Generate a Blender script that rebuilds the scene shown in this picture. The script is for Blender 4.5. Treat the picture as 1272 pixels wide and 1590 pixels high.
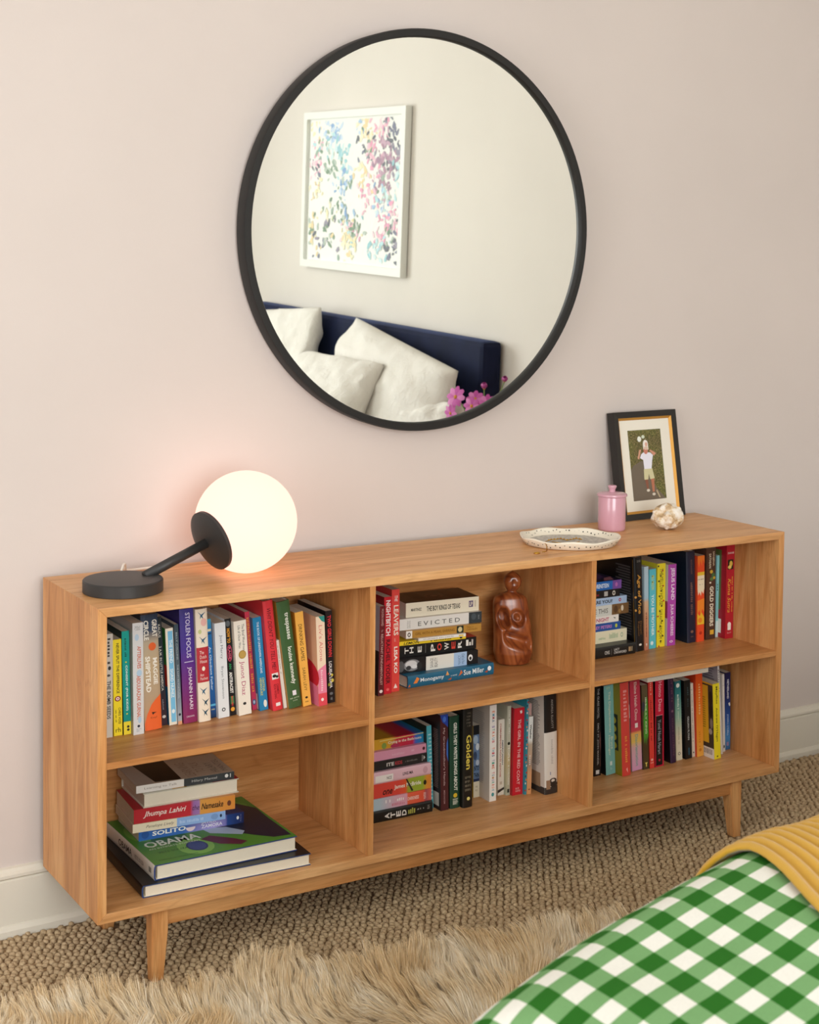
import bpy, bmesh, math, random
import numpy as np
from mathutils import Vector, Matrix, noise as mnoise

# ------------------------------------------------------------------ scene reset
for o in list(bpy.data.objects):
    bpy.data.objects.remove(o)
scene = bpy.context.scene
COL = scene.collection
R = math.radians

# ------------------------------------------------------------------ camera
CAM = np.array([-1.0007, -3.1310, 1.4442])
YAW, PITCH, ROLL = 0.54685, 0.04845, 0.01126
FPX, CX, CY = 2355.5, 636.0, 525.57          # focal length and principal point in photo pixels (1272 x 1590)
def cam_axes():
    cy, sy, cp, sp = math.cos(YAW), math.sin(YAW), math.cos(PITCH), math.sin(PITCH)
    f = np.array([sy*cp, cy*cp, -sp]); r = np.array([cy, -sy, 0.0]); u = np.cross(r, f)
    cr, sr = math.cos(ROLL), math.sin(ROLL)
    return cr*r+sr*u, -sr*r+cr*u, f
AR, AU, AF = cam_axes()
cam_d = bpy.data.cameras.new('camera')
cam = bpy.data.objects.new('camera', cam_d)
COL.objects.link(cam)
M = Matrix.Identity(4)
for i in range(3):
    M[i][0], M[i][1], M[i][2], M[i][3] = AR[i], AU[i], -AF[i], CAM[i]
cam.matrix_world = M
cam_d.sensor_fit = 'HORIZONTAL'
cam_d.sensor_width = 36.0
cam_d.lens = FPX/1272*36.0
cam_d.shift_x = 0.0
cam_d.shift_y = -(795.0-CY)/1272
cam_d.clip_start = 0.05
cam_d.dof.use_dof = True
cam_d.dof.focus_distance = 3.35
cam_d.dof.aperture_fstop = 10.0
scene.camera = cam

# ------------------------------------------------------------------ world, daylight, exposure
world = bpy.data.worlds.new('world'); scene.world = world
world.use_nodes = True
bg = world.node_tree.nodes['Background']
bg.inputs[0].default_value = (0.85, 0.93, 1.0, 1); bg.inputs[1].default_value = 1.0
def area_light(name, loc, aim, sx, sy, power, color):
    d = bpy.data.lights.new(name, 'AREA'); d.shape = 'RECTANGLE'; d.size = sx; d.size_y = sy
    d.energy = power; d.color = color
    o = bpy.data.objects.new(name, d); COL.objects.link(o)
    o.location = loc
    o.rotation_euler = (Vector(aim)-Vector(loc)).to_track_quat('-Z', 'Y').to_euler()
    return o
# daylight entering through the two windows of the room (behind the camera and on the left)
area_light('daylight_back_window', (-0.55, -4.86, 1.62), (-0.55, 0, 1.62), 2.3, 1.75, 106, (0.965, 0.985, 1.0))
area_light('daylight_left_window', (-2.96, -2.1, 1.6), (0, -2.1, 1.6), 1.9, 1.75, 40, (0.955, 0.985, 1.0))
vs = scene.view_settings
vs.view_transform = 'Standard'; vs.look = 'None'; vs.gamma = 1.0; vs.use_curve_mapping = False
vs.exposure = 0.2

# ------------------------------------------------------------------ pixel helpers
def ray(px, py):
    return AF + AR*(px-CX)/FPX + AU*(CY-py)/FPX
def onY(px, py, y):
    d = ray(px, py); return CAM + d*(y-CAM[1])/d[1]
def onZ(px, py, z):
    d = ray(px, py); return CAM + d*(z-CAM[2])/d[2]

# ------------------------------------------------------------------ object helpers
def lin(h):
    h = h.lstrip('#'); v = [int(h[i:i+2], 16)/255 for i in (0, 2, 4)]
    return tuple(c/12.92 if c <= .04045 else ((c+.055)/1.055)**2.4 for c in v)
def tag(o, label=None, cat=None, group=None, kind=None):
    if label: o['label'] = label
    if cat: o['category'] = cat
    if group: o['group'] = group
    if kind: o['kind'] = kind
    return o
def link(o, parent=None):
    COL.objects.link(o)
    if parent is not None: o.parent = parent
    return o
def empty(name, loc=(0, 0, 0), rot=(0, 0, 0), matrix=None):
    o = bpy.data.objects.new(name, None); COL.objects.link(o); o.empty_display_size = .02
    if matrix is not None: o.matrix_world = matrix
    else: o.location = loc; o.rotation_euler = rot
    return o
def mesh_obj(name, verts, faces, mats, parent=None, midx=None, smooth=False, loc=None):
    me = bpy.data.meshes.new(name)
    me.from_pydata([tuple(v) for v in verts], [], faces)
    for m in (mats if isinstance(mats, (list, tuple)) else [mats]): me.materials.append(m)
    if midx is not None: me.polygons.foreach_set('material_index', midx)
    if smooth: me.polygons.foreach_set('use_smooth', [True]*len(me.polygons))
    me.validate(); me.update()
    o = bpy.data.objects.new(name, me); link(o, parent)
    if loc is not None: o.location = loc
    return o
def np_mesh(name, V, F, mats, parent=None, smooth=False, uv=None, midx=None):
    """fast mesh from an (n,3) vertex array and an (m,k) index array"""
    V = np.asarray(V, np.float32); F = np.asarray(F, np.int32); k = F.shape[1]
    me = bpy.data.meshes.new(name)
    me.vertices.add(len(V)); me.vertices.foreach_set('co', V.ravel())
    me.loops.add(F.size); me.loops.foreach_set('vertex_index', F.ravel())
    me.polygons.add(len(F)); me.polygons.foreach_set('loop_start', np.arange(0, F.size, k, dtype=np.int32))
    for m in (mats if isinstance(mats, (list, tuple)) else [mats]): me.materials.append(m)
    if midx is not None: me.polygons.foreach_set('material_index', np.asarray(midx, np.int32))
    me.polygons.foreach_set('use_smooth', np.full(len(F), smooth, bool))
    if uv is not None:
        l = me.uv_layers.new(name='uv'); l.data.foreach_set('uv', np.asarray(uv, np.float32)[F.ravel()].ravel())
    me.update(calc_edges=True); me.validate()
    o = bpy.data.objects.new(name, me); link(o, parent)
    return o
def bm_obj(name, bm, mats, parent=None, smooth=False):
    me = bpy.data.meshes.new(name); bm.to_mesh(me); bm.free()
    for m in (mats if isinstance(mats, (list, tuple)) else [mats]): me.materials.append(m)
    if smooth: me.polygons.foreach_set('use_smooth', [True]*len(me.polygons))
    me.update()
    o = bpy.data.objects.new(name, me); link(o, parent); return o
def box(name, a, b, mat, parent=None, bevel=0.0):
    bm = bmesh.new(); bmesh.ops.create_cube(bm, size=1)
    a, b = Vector(a), Vector(b)
    for v in bm.verts: v.co = Vector((a[i]+(v.co[i]+.5)*(b[i]-a[i]) for i in range(3)))
    if bevel: bmesh.ops.bevel(bm, geom=bm.edges[:], offset=bevel, segments=2, affect='EDGES', profile=.6)
    return bm_obj(name, bm, mat, parent)
def hexa(name, P, mat, parent=None, bevel=0.0):
    """8 corner points: bottom 4 (ccw) then top 4"""
    bm = bmesh.new(); v = [bm.verts.new(p) for p in P]
    for f in ((3, 2, 1, 0), (4, 5, 6, 7), (0, 1, 5, 4), (1, 2, 6, 5), (2, 3, 7, 6), (3, 0, 4, 7)):
        bm.faces.new([v[i] for i in f])
    bmesh.ops.recalc_face_normals(bm, faces=bm.faces[:])
    if bevel: bmesh.ops.bevel(bm, geom=bm.edges[:], offset=bevel, segments=2, affect='EDGES', profile=.6)
    return bm_obj(name, bm, mat, parent)
def lathe(name, prof, mat, parent=None, n=64, smooth=True, loc=None):
    """profile [(r,z)...] turned about Z"""
    V, F = [], []
    for (r, z) in prof:
        for k in range(n):
            a = 2*math.pi*k/n; V.append((r*math.cos(a), r*math.sin(a), z))
    m = len(prof)
    for i in range(m-1):
        for k in range(n):
            F.append((i*n+k, i*n+(k+1) % n, (i+1)*n+(k+1) % n, (i+1)*n+k))
    F.append(tuple(range(n-1, -1, -1))); F.append(tuple((m-1)*n+k for k in range(n)))
    o = mesh_obj(name, V, F, mat, parent, smooth=smooth, loc=loc)
    if smooth: sharp(o, 40)
    return o
def sharp(o, deg=35):
    me = o.data; bm = bmesh.new(); bm.from_mesh(me)
    for e in bm.edges:
        if len(e.link_faces) == 2 and e.calc_face_angle(0) > R(deg): e.smooth = False
    bm.to_mesh(me); bm.free()
def tube(name, pts, rad, mat, parent=None, n=8, closed=False):
    pts = [Vector(p) for p in pts]; m = len(pts)
    rads = rad if isinstance(rad, (list, tuple)) else [rad]*m
    V, F = [], []; up = Vector((0, 0, 1)); prev = None
    for i, p in enumerate(pts):
        if closed: t = (pts[(i+1) % m]-pts[i-1])
        else: t = pts[min(i+1, m-1)]-pts[max(i-1, 0)]
        t.normalize()
        s = t.cross(prev if prev is not None else (up if abs(t.z) < .9 else Vector((1, 0, 0))))
        if prev is not None: s = prev - t*prev.dot(t)
        s.normalize(); prev = s; w = t.cross(s)
        for k in range(n):
            a = 2*math.pi*k/n; V.append(p+(s*math.cos(a)+w*math.sin(a))*rads[i])
    rng = m if closed else m-1
    for i in range(rng):
        j = (i+1) % m
        for k in range(n): F.append((i*n+k, i*n+(k+1) % n, j*n+(k+1) % n, j*n+k))
    if not closed:
        F.append(tuple(range(n-1, -1, -1))); F.append(tuple((m-1)*n+k for k in range(n)))
    return mesh_obj(name, V, F, mat, parent, smooth=True)

# ------------------------------------------------------------------ materials
MATS = {}
def nodes_of(m):
    m.use_nodes = True; nt = m.node_tree
    return nt, nt.nodes, nt.links, nt.nodes['Principled BSDF']
def plain(hexcol, rough=.5, metal=0.0, spec=.5, coat=0.0, sheen=0.0):
    k = (hexcol, rough, metal, spec, coat, sheen)
    if k in MATS: return MATS[k]
    m = bpy.data.materials.new('plain_'+hexcol.strip('#')); nt, N, L, b = nodes_of(m)
    b.inputs['Base Color'].default_value = (*lin(hexcol), 1); b.inputs['Roughness'].default_value = rough
    b.inputs['Metallic'].default_value = metal; b.inputs['Specular IOR Level'].default_value = spec
    b.inputs['Coat Weight'].default_value = coat; b.inputs['Sheen Weight'].default_value = sheen
    MATS[k] = m; return m
def node(N, t, **kw):
    n = N.new(t)
    for k, v in kw.items(): setattr(n, k, v)
    return n
def ramp(N, stops, interp='LINEAR'):
    r = N.new('ShaderNodeValToRGB'); r.color_ramp.interpolation = interp
    el = r.color_ramp.elements
    while len(el) < len(stops): el.new(.5)
    for e, (p, c) in zip(el, stops):
        e.position = p; e.color = (*c, 1) if len(c) == 3 else c
    return r
def noise_n(N, scale, detail=3, rough=.55, dist=0.0):
    n = N.new('ShaderNodeTexNoise'); n.inputs['Scale'].default_value = scale; n.inputs['Detail'].default_value = detail
    n.inputs['Roughness'].default_value = rough; n.inputs['Distortion'].default_value = dist; return n
def mixc(N, L, a, b, fac, mode='MIX'):
    m = N.new('ShaderNodeMix'); m.data_type = 'RGBA'; m.blend_type = mode
    for s, v in ((m.inputs[6], a), (m.inputs[7], b)):
        if hasattr(v, 'is_linked') or hasattr(v, 'links'): L.new(v, s)
        else: s.default_value = (*v, 1)
    if isinstance(fac, (int, float)): m.inputs[0].default_value = fac
    else: L.new(fac, m.inputs[0])
    return m.outputs[2]
def bump(N, L, bsdf, height, strength=.2, dist=.002):
    b = N.new('ShaderNodeBump'); b.inputs['Strength'].default_value = strength; b.inputs['Distance'].default_value = dist
    L.new(height, b.inputs['Height']); L.new(b.outputs['Normal'], bsdf.inputs['Normal'])
def paint(name, hexcol, var=.03, rough=.75):
    m = bpy.data.materials.new(name); nt, N, L, b = nodes_of(m)
    tc = node(N, 'ShaderNodeTexCoord'); n1 = noise_n(N, 1.3, 4); L.new(tc.outputs['Object'], n1.inputs['Vector'])
    c = lin(hexcol)
    r = ramp(N, [(.3, tuple(x*(1-var) for x in c)), (.7, tuple(min(1, x*(1+var)) for x in c))])
    L.new(n1.outputs[0], r.inputs[0]); L.new(r.outputs[0], b.inputs['Base Color'])
    n2 = noise_n(N, 260, 3); L.new(tc.outputs['Object'], n2.inputs['Vector'])
    bump(N, L, b, n2.outputs[0], .12, .001)
    b.inputs['Roughness'].default_value = rough; b.inputs['Specular IOR Level'].default_value = .3
    return m
def oak(name, axis, off, light='#e7b277', mid='#d3955a', dark='#b5763f', strip=.115, stripaxis=None):
    """oak with grain running along the given axis; glued boards change tone across stripaxis"""
    m = bpy.data.materials.new(name); nt, N, L, b = nodes_of(m)
    tc = node(N, 'ShaderNodeTexCoord')
    def mapped(along, across):
        mp = N.new('ShaderNodeMapping'); L.new(tc.outputs['Object'], mp.inputs['Vector'])
        s = [across]*3; s[axis] = along
        mp.inputs['Scale'].default_value = s; mp.inputs['Location'].default_value = (off, off*.7, off*1.3)
        return mp.outputs[0]
    n1 = noise_n(N, 1, 6, .6, 1.2); L.new(mapped(1.6, 16), n1.inputs['Vector'])
    n2 = noise_n(N, 1, 3, .7, .4); L.new(mapped(9, 260), n2.inputs['Vector'])
    n3 = noise_n(N, 1, 2, .5, 2.5); L.new(mapped(1.1, 7), n3.inputs['Vector'])
    w = N.new('ShaderNodeTexWave'); w.wave_type = 'RINGS'; w.rings_direction = 'XYZ'[axis] if False else 'SPHERICAL'
    r1 = ramp(N, [(.28, lin(dark)), (.5, lin(mid)), (.72, lin(light))]); L.new(n1.outputs[0], r1.inputs[0])
    # cathedral lines
    mm = N.new('ShaderNodeMath'); mm.operation = 'MULTIPLY'; mm.inputs[1].default_value = 9.0; L.new(n3.outputs[0], mm.inputs[0])
    fr = N.new('ShaderNodeMath'); fr.operation = 'PINGPONG'; fr.inputs[1].default_value = .5; L.new(mm.outputs[0], fr.inputs[0])
    r3 = ramp(N, [(0.0, (.74, .68, .62)), (.22, (1, 1, 1)), (1, (1, 1, 1))]); L.new(fr.outputs[0], r3.inputs[0])
    c = mixc(N, L, r1.outputs[0], r3.outputs[0], .42, 'MULTIPLY')
    r2 = ramp(N, [(.36, (.72, .66, .58)), (.52, (1, 1, 1))]); L.new(n2.outputs[0], r2.inputs[0])
    c = mixc(N, L, c, r2.outputs[0], .5, 'MULTIPLY')
    if stripaxis is not None:
        sx = N.new('ShaderNodeSeparateXYZ'); L.new(tc.outputs['Object'], sx.inputs[0])
        dv = N.new('ShaderNodeMath'); dv.operation = 'DIVIDE'; dv.inputs[1].default_value = strip; L.new(sx.outputs[stripaxis], dv.inputs[0])
        ad = N.new('ShaderNodeMath'); ad.operation = 'ADD'; ad.inputs[1].default_value = off*3.3; L.new(dv.outputs[0], ad.inputs[0])
        fl = N.new('ShaderNodeMath'); fl.operation = 'FLOOR'; L.new(ad.outputs[0], fl.inputs[0])
        wn = N.new('ShaderNodeTexWhiteNoise'); wn.noise_dimensions = '1D'; L.new(fl.outputs[0], wn.inputs['W'])
        rs = ramp(N, [(0, (.84, .80, .76)), (1, (1.0, 1.0, 1.0))]); L.new(wn.outputs['Value'], rs.inputs[0])
        c = mixc(N, L, c, rs.outputs[0], .75, 'MULTIPLY')
    L.new(c, b.inputs['Base Color'])
    b.inputs['Roughness'].default_value = .42; b.inputs['Specular IOR Level'].default_value = .4
    bump(N, L, b, n2.outputs[0], .1, .0006)
    return m
def fabric(name, hexcol, scale=900, rough=.9, sheen=.2, var=.06, bumpy=.25):
    m = bpy.data.materials.new(name); nt, N, L, b = nodes_of(m)
    tc = node(N, 'ShaderNodeTexCoord'); n1 = noise_n(N, scale, 2, .6); L.new(tc.outputs['Object'], n1.inputs['Vector'])
    n0 = noise_n(N, 9, 3); L.new(tc.outputs['Object'], n0.inputs['Vector'])
    c = lin(hexcol); r = ramp(N, [(.3, tuple(x*(1-var) for x in c)), (.7, tuple(min(1, x*(1+var)) for x in c))])
    L.new(n0.outputs[0], r.inputs[0]); L.new(r.outputs[0], b.inputs['Base Color'])
    b.inputs['Roughness'].default_value = rough; b.inputs['Sheen Weight'].default_value = sheen
    b.inputs['Specular IOR Level'].default_value = .2
    bump(N, L, b, n1.outputs[0], bumpy, .0008)
    return m

M_WALL = paint('blush_wall_paint', '#d6cbc5')
M_WALLR = paint('wall_paint_lit_paler', '#e2dcd3')  # same paint as the long wall, its paler lighting put into the colour
M_CEIL = paint('ceiling_paint', '#f2efe8', .01)
M_TRIM = paint('trim_paint', '#e3ddcf', .02, .45)
M_BLACK = plain('#1d1c1c', .45, 0, .5)
M_BLACKMETAL = plain('#2a2928', .5, .0, .5)
# ------------------------------------------------------------------ room shell
def wy(x): return .035 + .0114*x           # the long wall runs very slightly askew of the bookcase
XL, XR, YB, ZC = -3.0, 2.41, -4.9, 2.75
hexa('wall_front', [(XL-.1, wy(XL), 0), (XR+.1, wy(XR), 0), (XR+.1, wy(XR)+.1, 0), (XL-.1, wy(XL)+.1, 0),
                    (XL-.1, wy(XL), ZC), (XR+.1, wy(XR), ZC), (XR+.1, wy(XR)+.1, ZC), (XL-.1, wy(XL)+.1, ZC)], M_WALL)['kind'] = 'structure'
box('wall_right', (XR, YB, 0), (XR+.1, wy(XR)-.0005, ZC), M_WALLR)['kind'] = 'structure'
def wall_with_hole(name, axis, c0, c1, a0, a1, h0, h1, z0, z1, mat):
    """wall slab from c0..c1 on its thin axis, a0..a1 along, opening h0..h1 x z0..z1"""
    V, F = [], []
    def slab(p0, p1, q0, q1):
        n = len(V)
        for c in (c0, c1):
            for (a, z) in ((p0, q0), (p1, q0), (p1, q1), (p0, q1)):
                V.append((a, c, z) if axis == 'y' else (c, a, z))
        F.extend([(n, n+1, n+2, n+3), (n+7, n+6, n+5, n+4), (n, n+4, n+5, n+1), (n+1, n+5, n+6, n+2), (n+2, n+6, n+7, n+3), (n+3, n+7, n+4, n)])
    slab(a0, h0, 0, ZC); slab(h1, a1, 0, ZC); slab(h0, h1, 0, z0); slab(h0, h1, z1, ZC)
    o = mesh_obj(name, V, F, mat); o['kind'] = 'structure'; return o
wall_with_hole('wall_back', 'y', YB-.12, YB, XL, XR, -1.75, .65, .7, 2.5, M_WALL)
wall_with_hole('wall_left', 'x', XL-.12, XL, YB, wy(XL), -3.1, -1.1, .7, 2.5, M_WALL)
box('floor', (XL-.1, YB-.1, -.1), (XR+.1, .16, 0), M_CEIL)['kind'] = 'structure'
box('ceiling', (XL-.1, YB-.1, ZC), (XR+.1, .16, ZC+.1), M_CEIL)['kind'] = 'structure'
M_PANE = plain('#dfeaf0', .05, 0, .5)
def window(name, axis, c, h0, h1, z0, z1, label):
    root = empty(name, ((h0+h1)/2, c, z0) if axis == 'y' else (c, (h0+h1)/2, z0)); root['kind'] = 'structure'
    def bar(nm, a0, a1, q0, q1, t=.03, m=M_TRIM):
        if axis == 'y': o = box(nm, (a0, c-t, q0), (a1, c+t, q1), m)
        else: o = box(nm, (c-t, a0, q0), (c+t, a1, q1), m)
        o.parent = root; o.matrix_parent_inverse = Matrix.Translation(-root.location)
    w = .06
    bar('window_frame', h0, h0+w, z0, z1); bar('window_frame', h1-w, h1, z0, z1); bar('window_frame', h0+w, h1-w, z0, z0+w); bar('window_frame', h0+w, h1-w, z1-w, z1)
    mid = (h0+h1)/2; mz = (z0+z1)/2
    bar('glazing_bar', mid-.02, mid+.02, z0+w, z1-w, .02)
    for (a0, a1) in ((h0+w, mid-.02), (mid+.02, h1-w)):
        bar('glazing_bar', a0, a1, mz-.02, mz+.02, .02)
        for (q0, q1) in ((z0+w, mz-.02), (mz+.02, z1-w)): bar('pane', a0, a1, q0, q1, .004, M_PANE)
window('window_1', 'y', YB-.06, -1.75, .65, .7, 2.5, '')
window('window_2', 'x', XL-.06, -3.1, -1.1, .7, 2.5, '')

# skirting: plinth, cap bead and base shoe, following the wall
def skirt(name, x0, x1):
    root = empty(name, (x0, wy(x0), 0)); root['kind'] = 'structure'
    def run(nm, prof):
        V, F = [], []; n = len(prof)
        for x in (x0, x1):
            for (d, z) in prof: V.append((x, wy(x)-d, z))
        for i in range(n): F.append((i, (i+1) % n, n+(i+1) % n, n+i))
        F.append(tuple(range(n-1, -1, -1))); F.append(tuple(range(n, 2*n)))
        o = mesh_obj(nm, V, F, M_TRIM); o.parent = root; o.matrix_parent_inverse = Matrix.Translation(-root.location)
    run('skirting_board', [(0, .02), (.015, .02), (.015, .120), (.011, .1235), (0, .1235)])
    run('cap_bead', [(0, .1235), (.012, .1235), (.017, .128), (.017, .134), (.011, .139), (.008, .145), (0, .147)])
    run('base_shoe', [(0, 0), (.023, 0), (.023, .015), (.018, .024), (.015, .0255), (0, .0255)])
skirt('baseboard_front', XL, XR)
box('baseboard_right', (XR-.006, YB, 0), (XR, -.06, .145), M_TRIM, bevel=.002)['kind'] = 'structure'

# ------------------------------------------------------------------ bookcase
BW, BD, BZ0, BZ1, BT = 1.83, .3393, .1475, .7727, .0186
BX1, BX2, BTD, BZS, BTS = .6078, 1.2084, .014, .4659, .0131
OAK_X = oak('oak_grain_along_top_painted_sheen', 0, 3.1, light='#ebbc86', mid='#dca46c', dark='#c08850', stripaxis=1)  # paler oak: the window's sheen on the top is put into the colour
OAK_X2 = oak('oak_grain_along_shelves', 0, 7.7, stripaxis=1)
OAK_Z = oak('oak_grain_upright', 2, 1.9, stripaxis=1)
OAK_Z2 = oak('oak_grain_upright_dividers', 2, 5.3, stripaxis=1)
OAK_B = oak('oak_grain_back', 0, 9.4, mid='#c88c52', stripaxis=2, strip=.14)
OAK_L = oak('oak_grain_legs', 2, 12.2)
case = empty('bookcase', (BW/2, -BD/2, 0))
tag(case, 'long low oak bookcase with six open cubbies on tapered legs', 'bookcase')
def cpart(o):
    o.parent = case; o.matrix_parent_inverse = Matrix.Translation(-case.location); return o
b = .0009
def mitred(name, horizontal, lo):
    # panels of the outer frame, mitred at the corners
    y0, y1 = -BD, 0
    if horizontal:
        z0, z1 = (BZ0, BZ0+BT) if lo else (BZ1-BT, BZ1)
        xo, xi = (0, BT)
        bot = (0, BW) if lo else (BT, BW-BT); top = (BT, BW-BT) if lo else (0, BW)
        P = [(bot[0], y0, z0), (bot[1], y0, z0), (bot[1], y1, z0), (bot[0], y1, z0), (top[0], y0, z1), (top[1], y0, z1), (top[1], y1, z1), (top[0], y1, z1)]
    else:
        x0, x1 = (0, BT) if lo else (BW-BT, BW)
        za, zb = (BZ0, BZ1), (BZ0+BT, BZ1-BT)
        l, r = (za, zb) if lo else (zb, za)
        P = [(x0, y0, l[0]), (x1, y0, r[0]), (x1, y1, r[0]), (x0, y1, l[0]), (x0, y0, l[1]), (x1, y0, r[1]), (x1, y1, r[1]), (x0, y1, l[1])]
    return cpart(hexa(name, P, OAK_X if horizontal else OAK_Z, bevel=b))
mitred('top_panel', True, False); mitred('bottom_panel', True, True)
mitred('side_panel', False, True); mitred('side_panel', False, False)
e = .0002
for x in (BX1, BX2):
    cpart(box('divider', (x, -BD+.0005, BZ0+BT), (x+BTD, -.012, BZ1-BT), OAK_Z2, bevel=b))
for (a, c) in ((BT, BX1), (BX1+BTD, BX2), (BX2+BTD, BW-BT)):
    cpart(box('shelf', (a, -BD+.001, BZS-BTS), (c, -.012, BZS), OAK_X2, bevel=b))
    cpart(box('back_panel', (a, -.012, BZ0+BT), (c, -.004, BZ1-BT), OAK_B))
def leg(xo, sx, yo, sy):
    # outer faces vertical, inner faces taper
    w0, w1 = .0345, .0245
    def ring(w, z): return [(xo, yo, z), (xo+sx*w, yo, z), (xo+sx*w, yo+sy*w, z), (xo, yo+sy*w, z)]
    r0, r1, r2 = ring(w1, 0), ring(w0, BZ0-.045), ring(w0, BZ0)
    bm = bmesh.new(); vs_ = [[bm.verts.new(p) for p in r] for r in (r0, r1, r2)]
    for i in range(2):
        for k in range(4): bm.faces.new([vs_[i][k], vs_[i][(k+1) % 4], vs_[i+1][(k+1) % 4], vs_[i+1][k]])
    bm.faces.new(vs_[0]); bm.faces.new(vs_[2]); bmesh.ops.recalc_face_normals(bm, faces=bm.faces[:])
    bmesh.ops.bevel(bm, geom=[e_ for e_ in bm.edges if abs((e_.verts[0].co-e_.verts[1].co).z) > .01], offset=.0018, segments=2, affect='EDGES')
    cpart(bm_obj('leg', bm, OAK_L))
LY0, LY1 = -.3285, -.022
leg(.118, 1, LY0, 1); leg(1.7115, -1, LY0, 1); leg(.118, 1, LY1, -1); leg(1.7115, -1, LY1, -1)
for nm, y in (('front_rail', -.3225), ('rear_rail', -.047)):
    cpart(box(nm, (.118+.0345, y, .1105), (1.7115-.0345, y+.02, BZ0), OAK_X2, bevel=.0006))
for x in (.1245, 1.685):
    cpart(box('side_rail', (x, LY0+.0345, .1105), (x+.02, LY1-.0345, BZ0), OAK_X2, bevel=.0006))

# ------------------------------------------------------------------ round wall mirror, top leaning forward
mir = empty('wall_mirror', (.943, -.004, 1.525), (.0236, 0, -.0072))
tag(mir, 'large round wall mirror in a slim black frame above the bookcase', 'mirror')
def ring_mesh(prof, n=160):
    V, F = [], []; m = len(prof)
    for k in range(n):
        a = 2*math.pi*k/n
        for (r, y) in prof: V.append((r*math.cos(a), y, r*math.sin(a)))
    for k in range(n):
        for i in range(m):
            F.append((k*m+i, k*m+(i+1) % m, ((k+1) % n)*m+(i+1) % m, ((k+1) % n)*m+i))
    return V, F
V, F = ring_mesh([(.4835, .030), (.4845, -.008), (.4825, -.0115), (.4665, -.0115), (.4645, -.009), (.4640, .0045), (.468, .030)])
fr_o = mesh_obj('mirror_frame', V, F, plain('#1b1a1a', .5, 0, .45), mir, smooth=True); sharp(fr_o, 40)
M_MIRROR = bpy.data.materials.new('mirror_silver'); nt, N, L, bs = nodes_of(M_MIRROR)
bs.inputs['Base Color'].default_value = (.93, .95, .925, 1); bs.inputs['Metallic'].default_value = 1; bs.inputs['Roughness'].default_value = .003
n = 128
mesh_obj('mirror_glass', [(0.4655*math.cos(2*math.pi*k/n), 0, .4655*math.sin(2*math.pi*k/n)) for k in range(n)]
         + [(0.4655*math.cos(2*math.pi*k/n), .004, .4655*math.sin(2*math.pi*k/n)) for k in range(n)],
         [tuple(range(n)), tuple(range(2*n-1, n-1, -1))]+[(k, n+k, n+(k+1) % n, (k+1) % n) for k in range(n)], M_MIRROR, mir)
mesh_obj('mirror_backing', [(0.468*math.cos(2*math.pi*k/n), .006, .468*math.sin(2*math.pi*k/n)) for k in range(n)]
         + [(0.468*math.cos(2*math.pi*k/n), .014, .468*math.sin(2*math.pi*k/n)) for k in range(n)],
         [tuple(range(n)), tuple(range(2*n-1, n-1, -1))]+[(k, n+k, n+(k+1) % n, (k+1) % n) for k in range(n)], M_BLACK, mir)
# ------------------------------------------------------------------ books
CROPS = {'A': (140, 910, .17296), 'B': (330, 910, .17296), 'C': (140, 1150, .28302), 'D': (570, 870, .22013),
         'F': (910, 830, .19654), 'H': (530, 880, .16349), 'I': (570, 1100, .11949), 'J': (690, 1080, .15723),
         'K': (915, 1030, .11324), 'L': (1030, 1010, .11952), 'M': (170, 1170, .17296)}
def cpx(c, q): x0, y0, s = CROPS[c]; return (x0+q[0]*s, y0+q[1]*s)
# print items. u runs head -> tail along the spine, v from back cover to front cover
def T(s, u0, u1, v0, v1, col, bold=0.0, shear=0.0, on='S', mode='r'): return ('T', s, u0, u1, v0, v1, col, bold, shear, on, mode)
def Q(u0, u1, v0, v1, col, on='S'): return ('Q', u0, u1, v0, v1, col, on)
def O(u, v, ru, rv, col, on='S'): return ('O', u, v, ru, rv, col, on)          # rv as a share of the thickness, ru as a share of the height
def Y(pts, col, on='S'): return ('Y', pts, col, on)
def lines(on, u0, u1, a0, a1, n, col, ragged=.25, w=.5):
    rr = random.Random(n*7+int(u0*100)); st = (u1-u0)/n
    return [Q(u0+i*st, u0+i*st+st*w, a0+rr.random()*ragged*(a1-a0)*(.3), a1-rr.random()*ragged*(a1-a0), col, on) for i in range(n)]
def scr(n, mode, u0, u1, v0, v1, col):
    # lettering too small to read: a row of uneven strokes
    rr = random.Random(n*13+int(u0*1000)); out = []; k = max(3, n); (a0, a1) = (u0, u1) if mode in ('r', 'stack') else (v0, v1)
    rows = 1 if mode in ('r', 'stack') else max(1, min(6, n//6))
    for r_ in range(rows):
        for i in range(k//rows):
            if rr.random() < .12: continue
            p0 = a0+(a1-a0)*i/(k//rows); p1 = p0+(a1-a0)/(k//rows)*(.45+.3*rr.random()); hh = .6+.4*rr.random()
            if mode in ('r', 'stack'): out.append(Q(p0, p1, v0, v0+(v1-v0)*hh, col))
            else: q0 = u0+(u1-u0)*r_/rows; out.append(Q(q0, q0+(u1-u0)/rows*.6*hh, p0, p1, col))
    return out
def bars(on, u0, u1, a0, a1, n, col):
    rr = random.Random(n); out = []; x = a0
    while x < a1:
        w = (a1-a0)/n*(.4+rr.random()); out.append(Q(u0, u1, x, min(x+w*.6, a1), col, on)); x += w*1.5
    return out
M_PAGES = bpy.data.materials.new('book_pages'); nt, N, L, bs = nodes_of(M_PAGES)
tc = node(N, 'ShaderNodeTexCoord'); wv = N.new('ShaderNodeTexWave'); wv.bands_direction = 'X'; wv.inputs['Scale'].default_value = 330
wv.inputs['Distortion'].default_value = 2.0; wv.inputs['Detail'].default_value = 2; wv.inputs['Detail Scale'].default_value = .4
L.new(tc.outputs['Object'], wv.inputs['Vector'])
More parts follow.
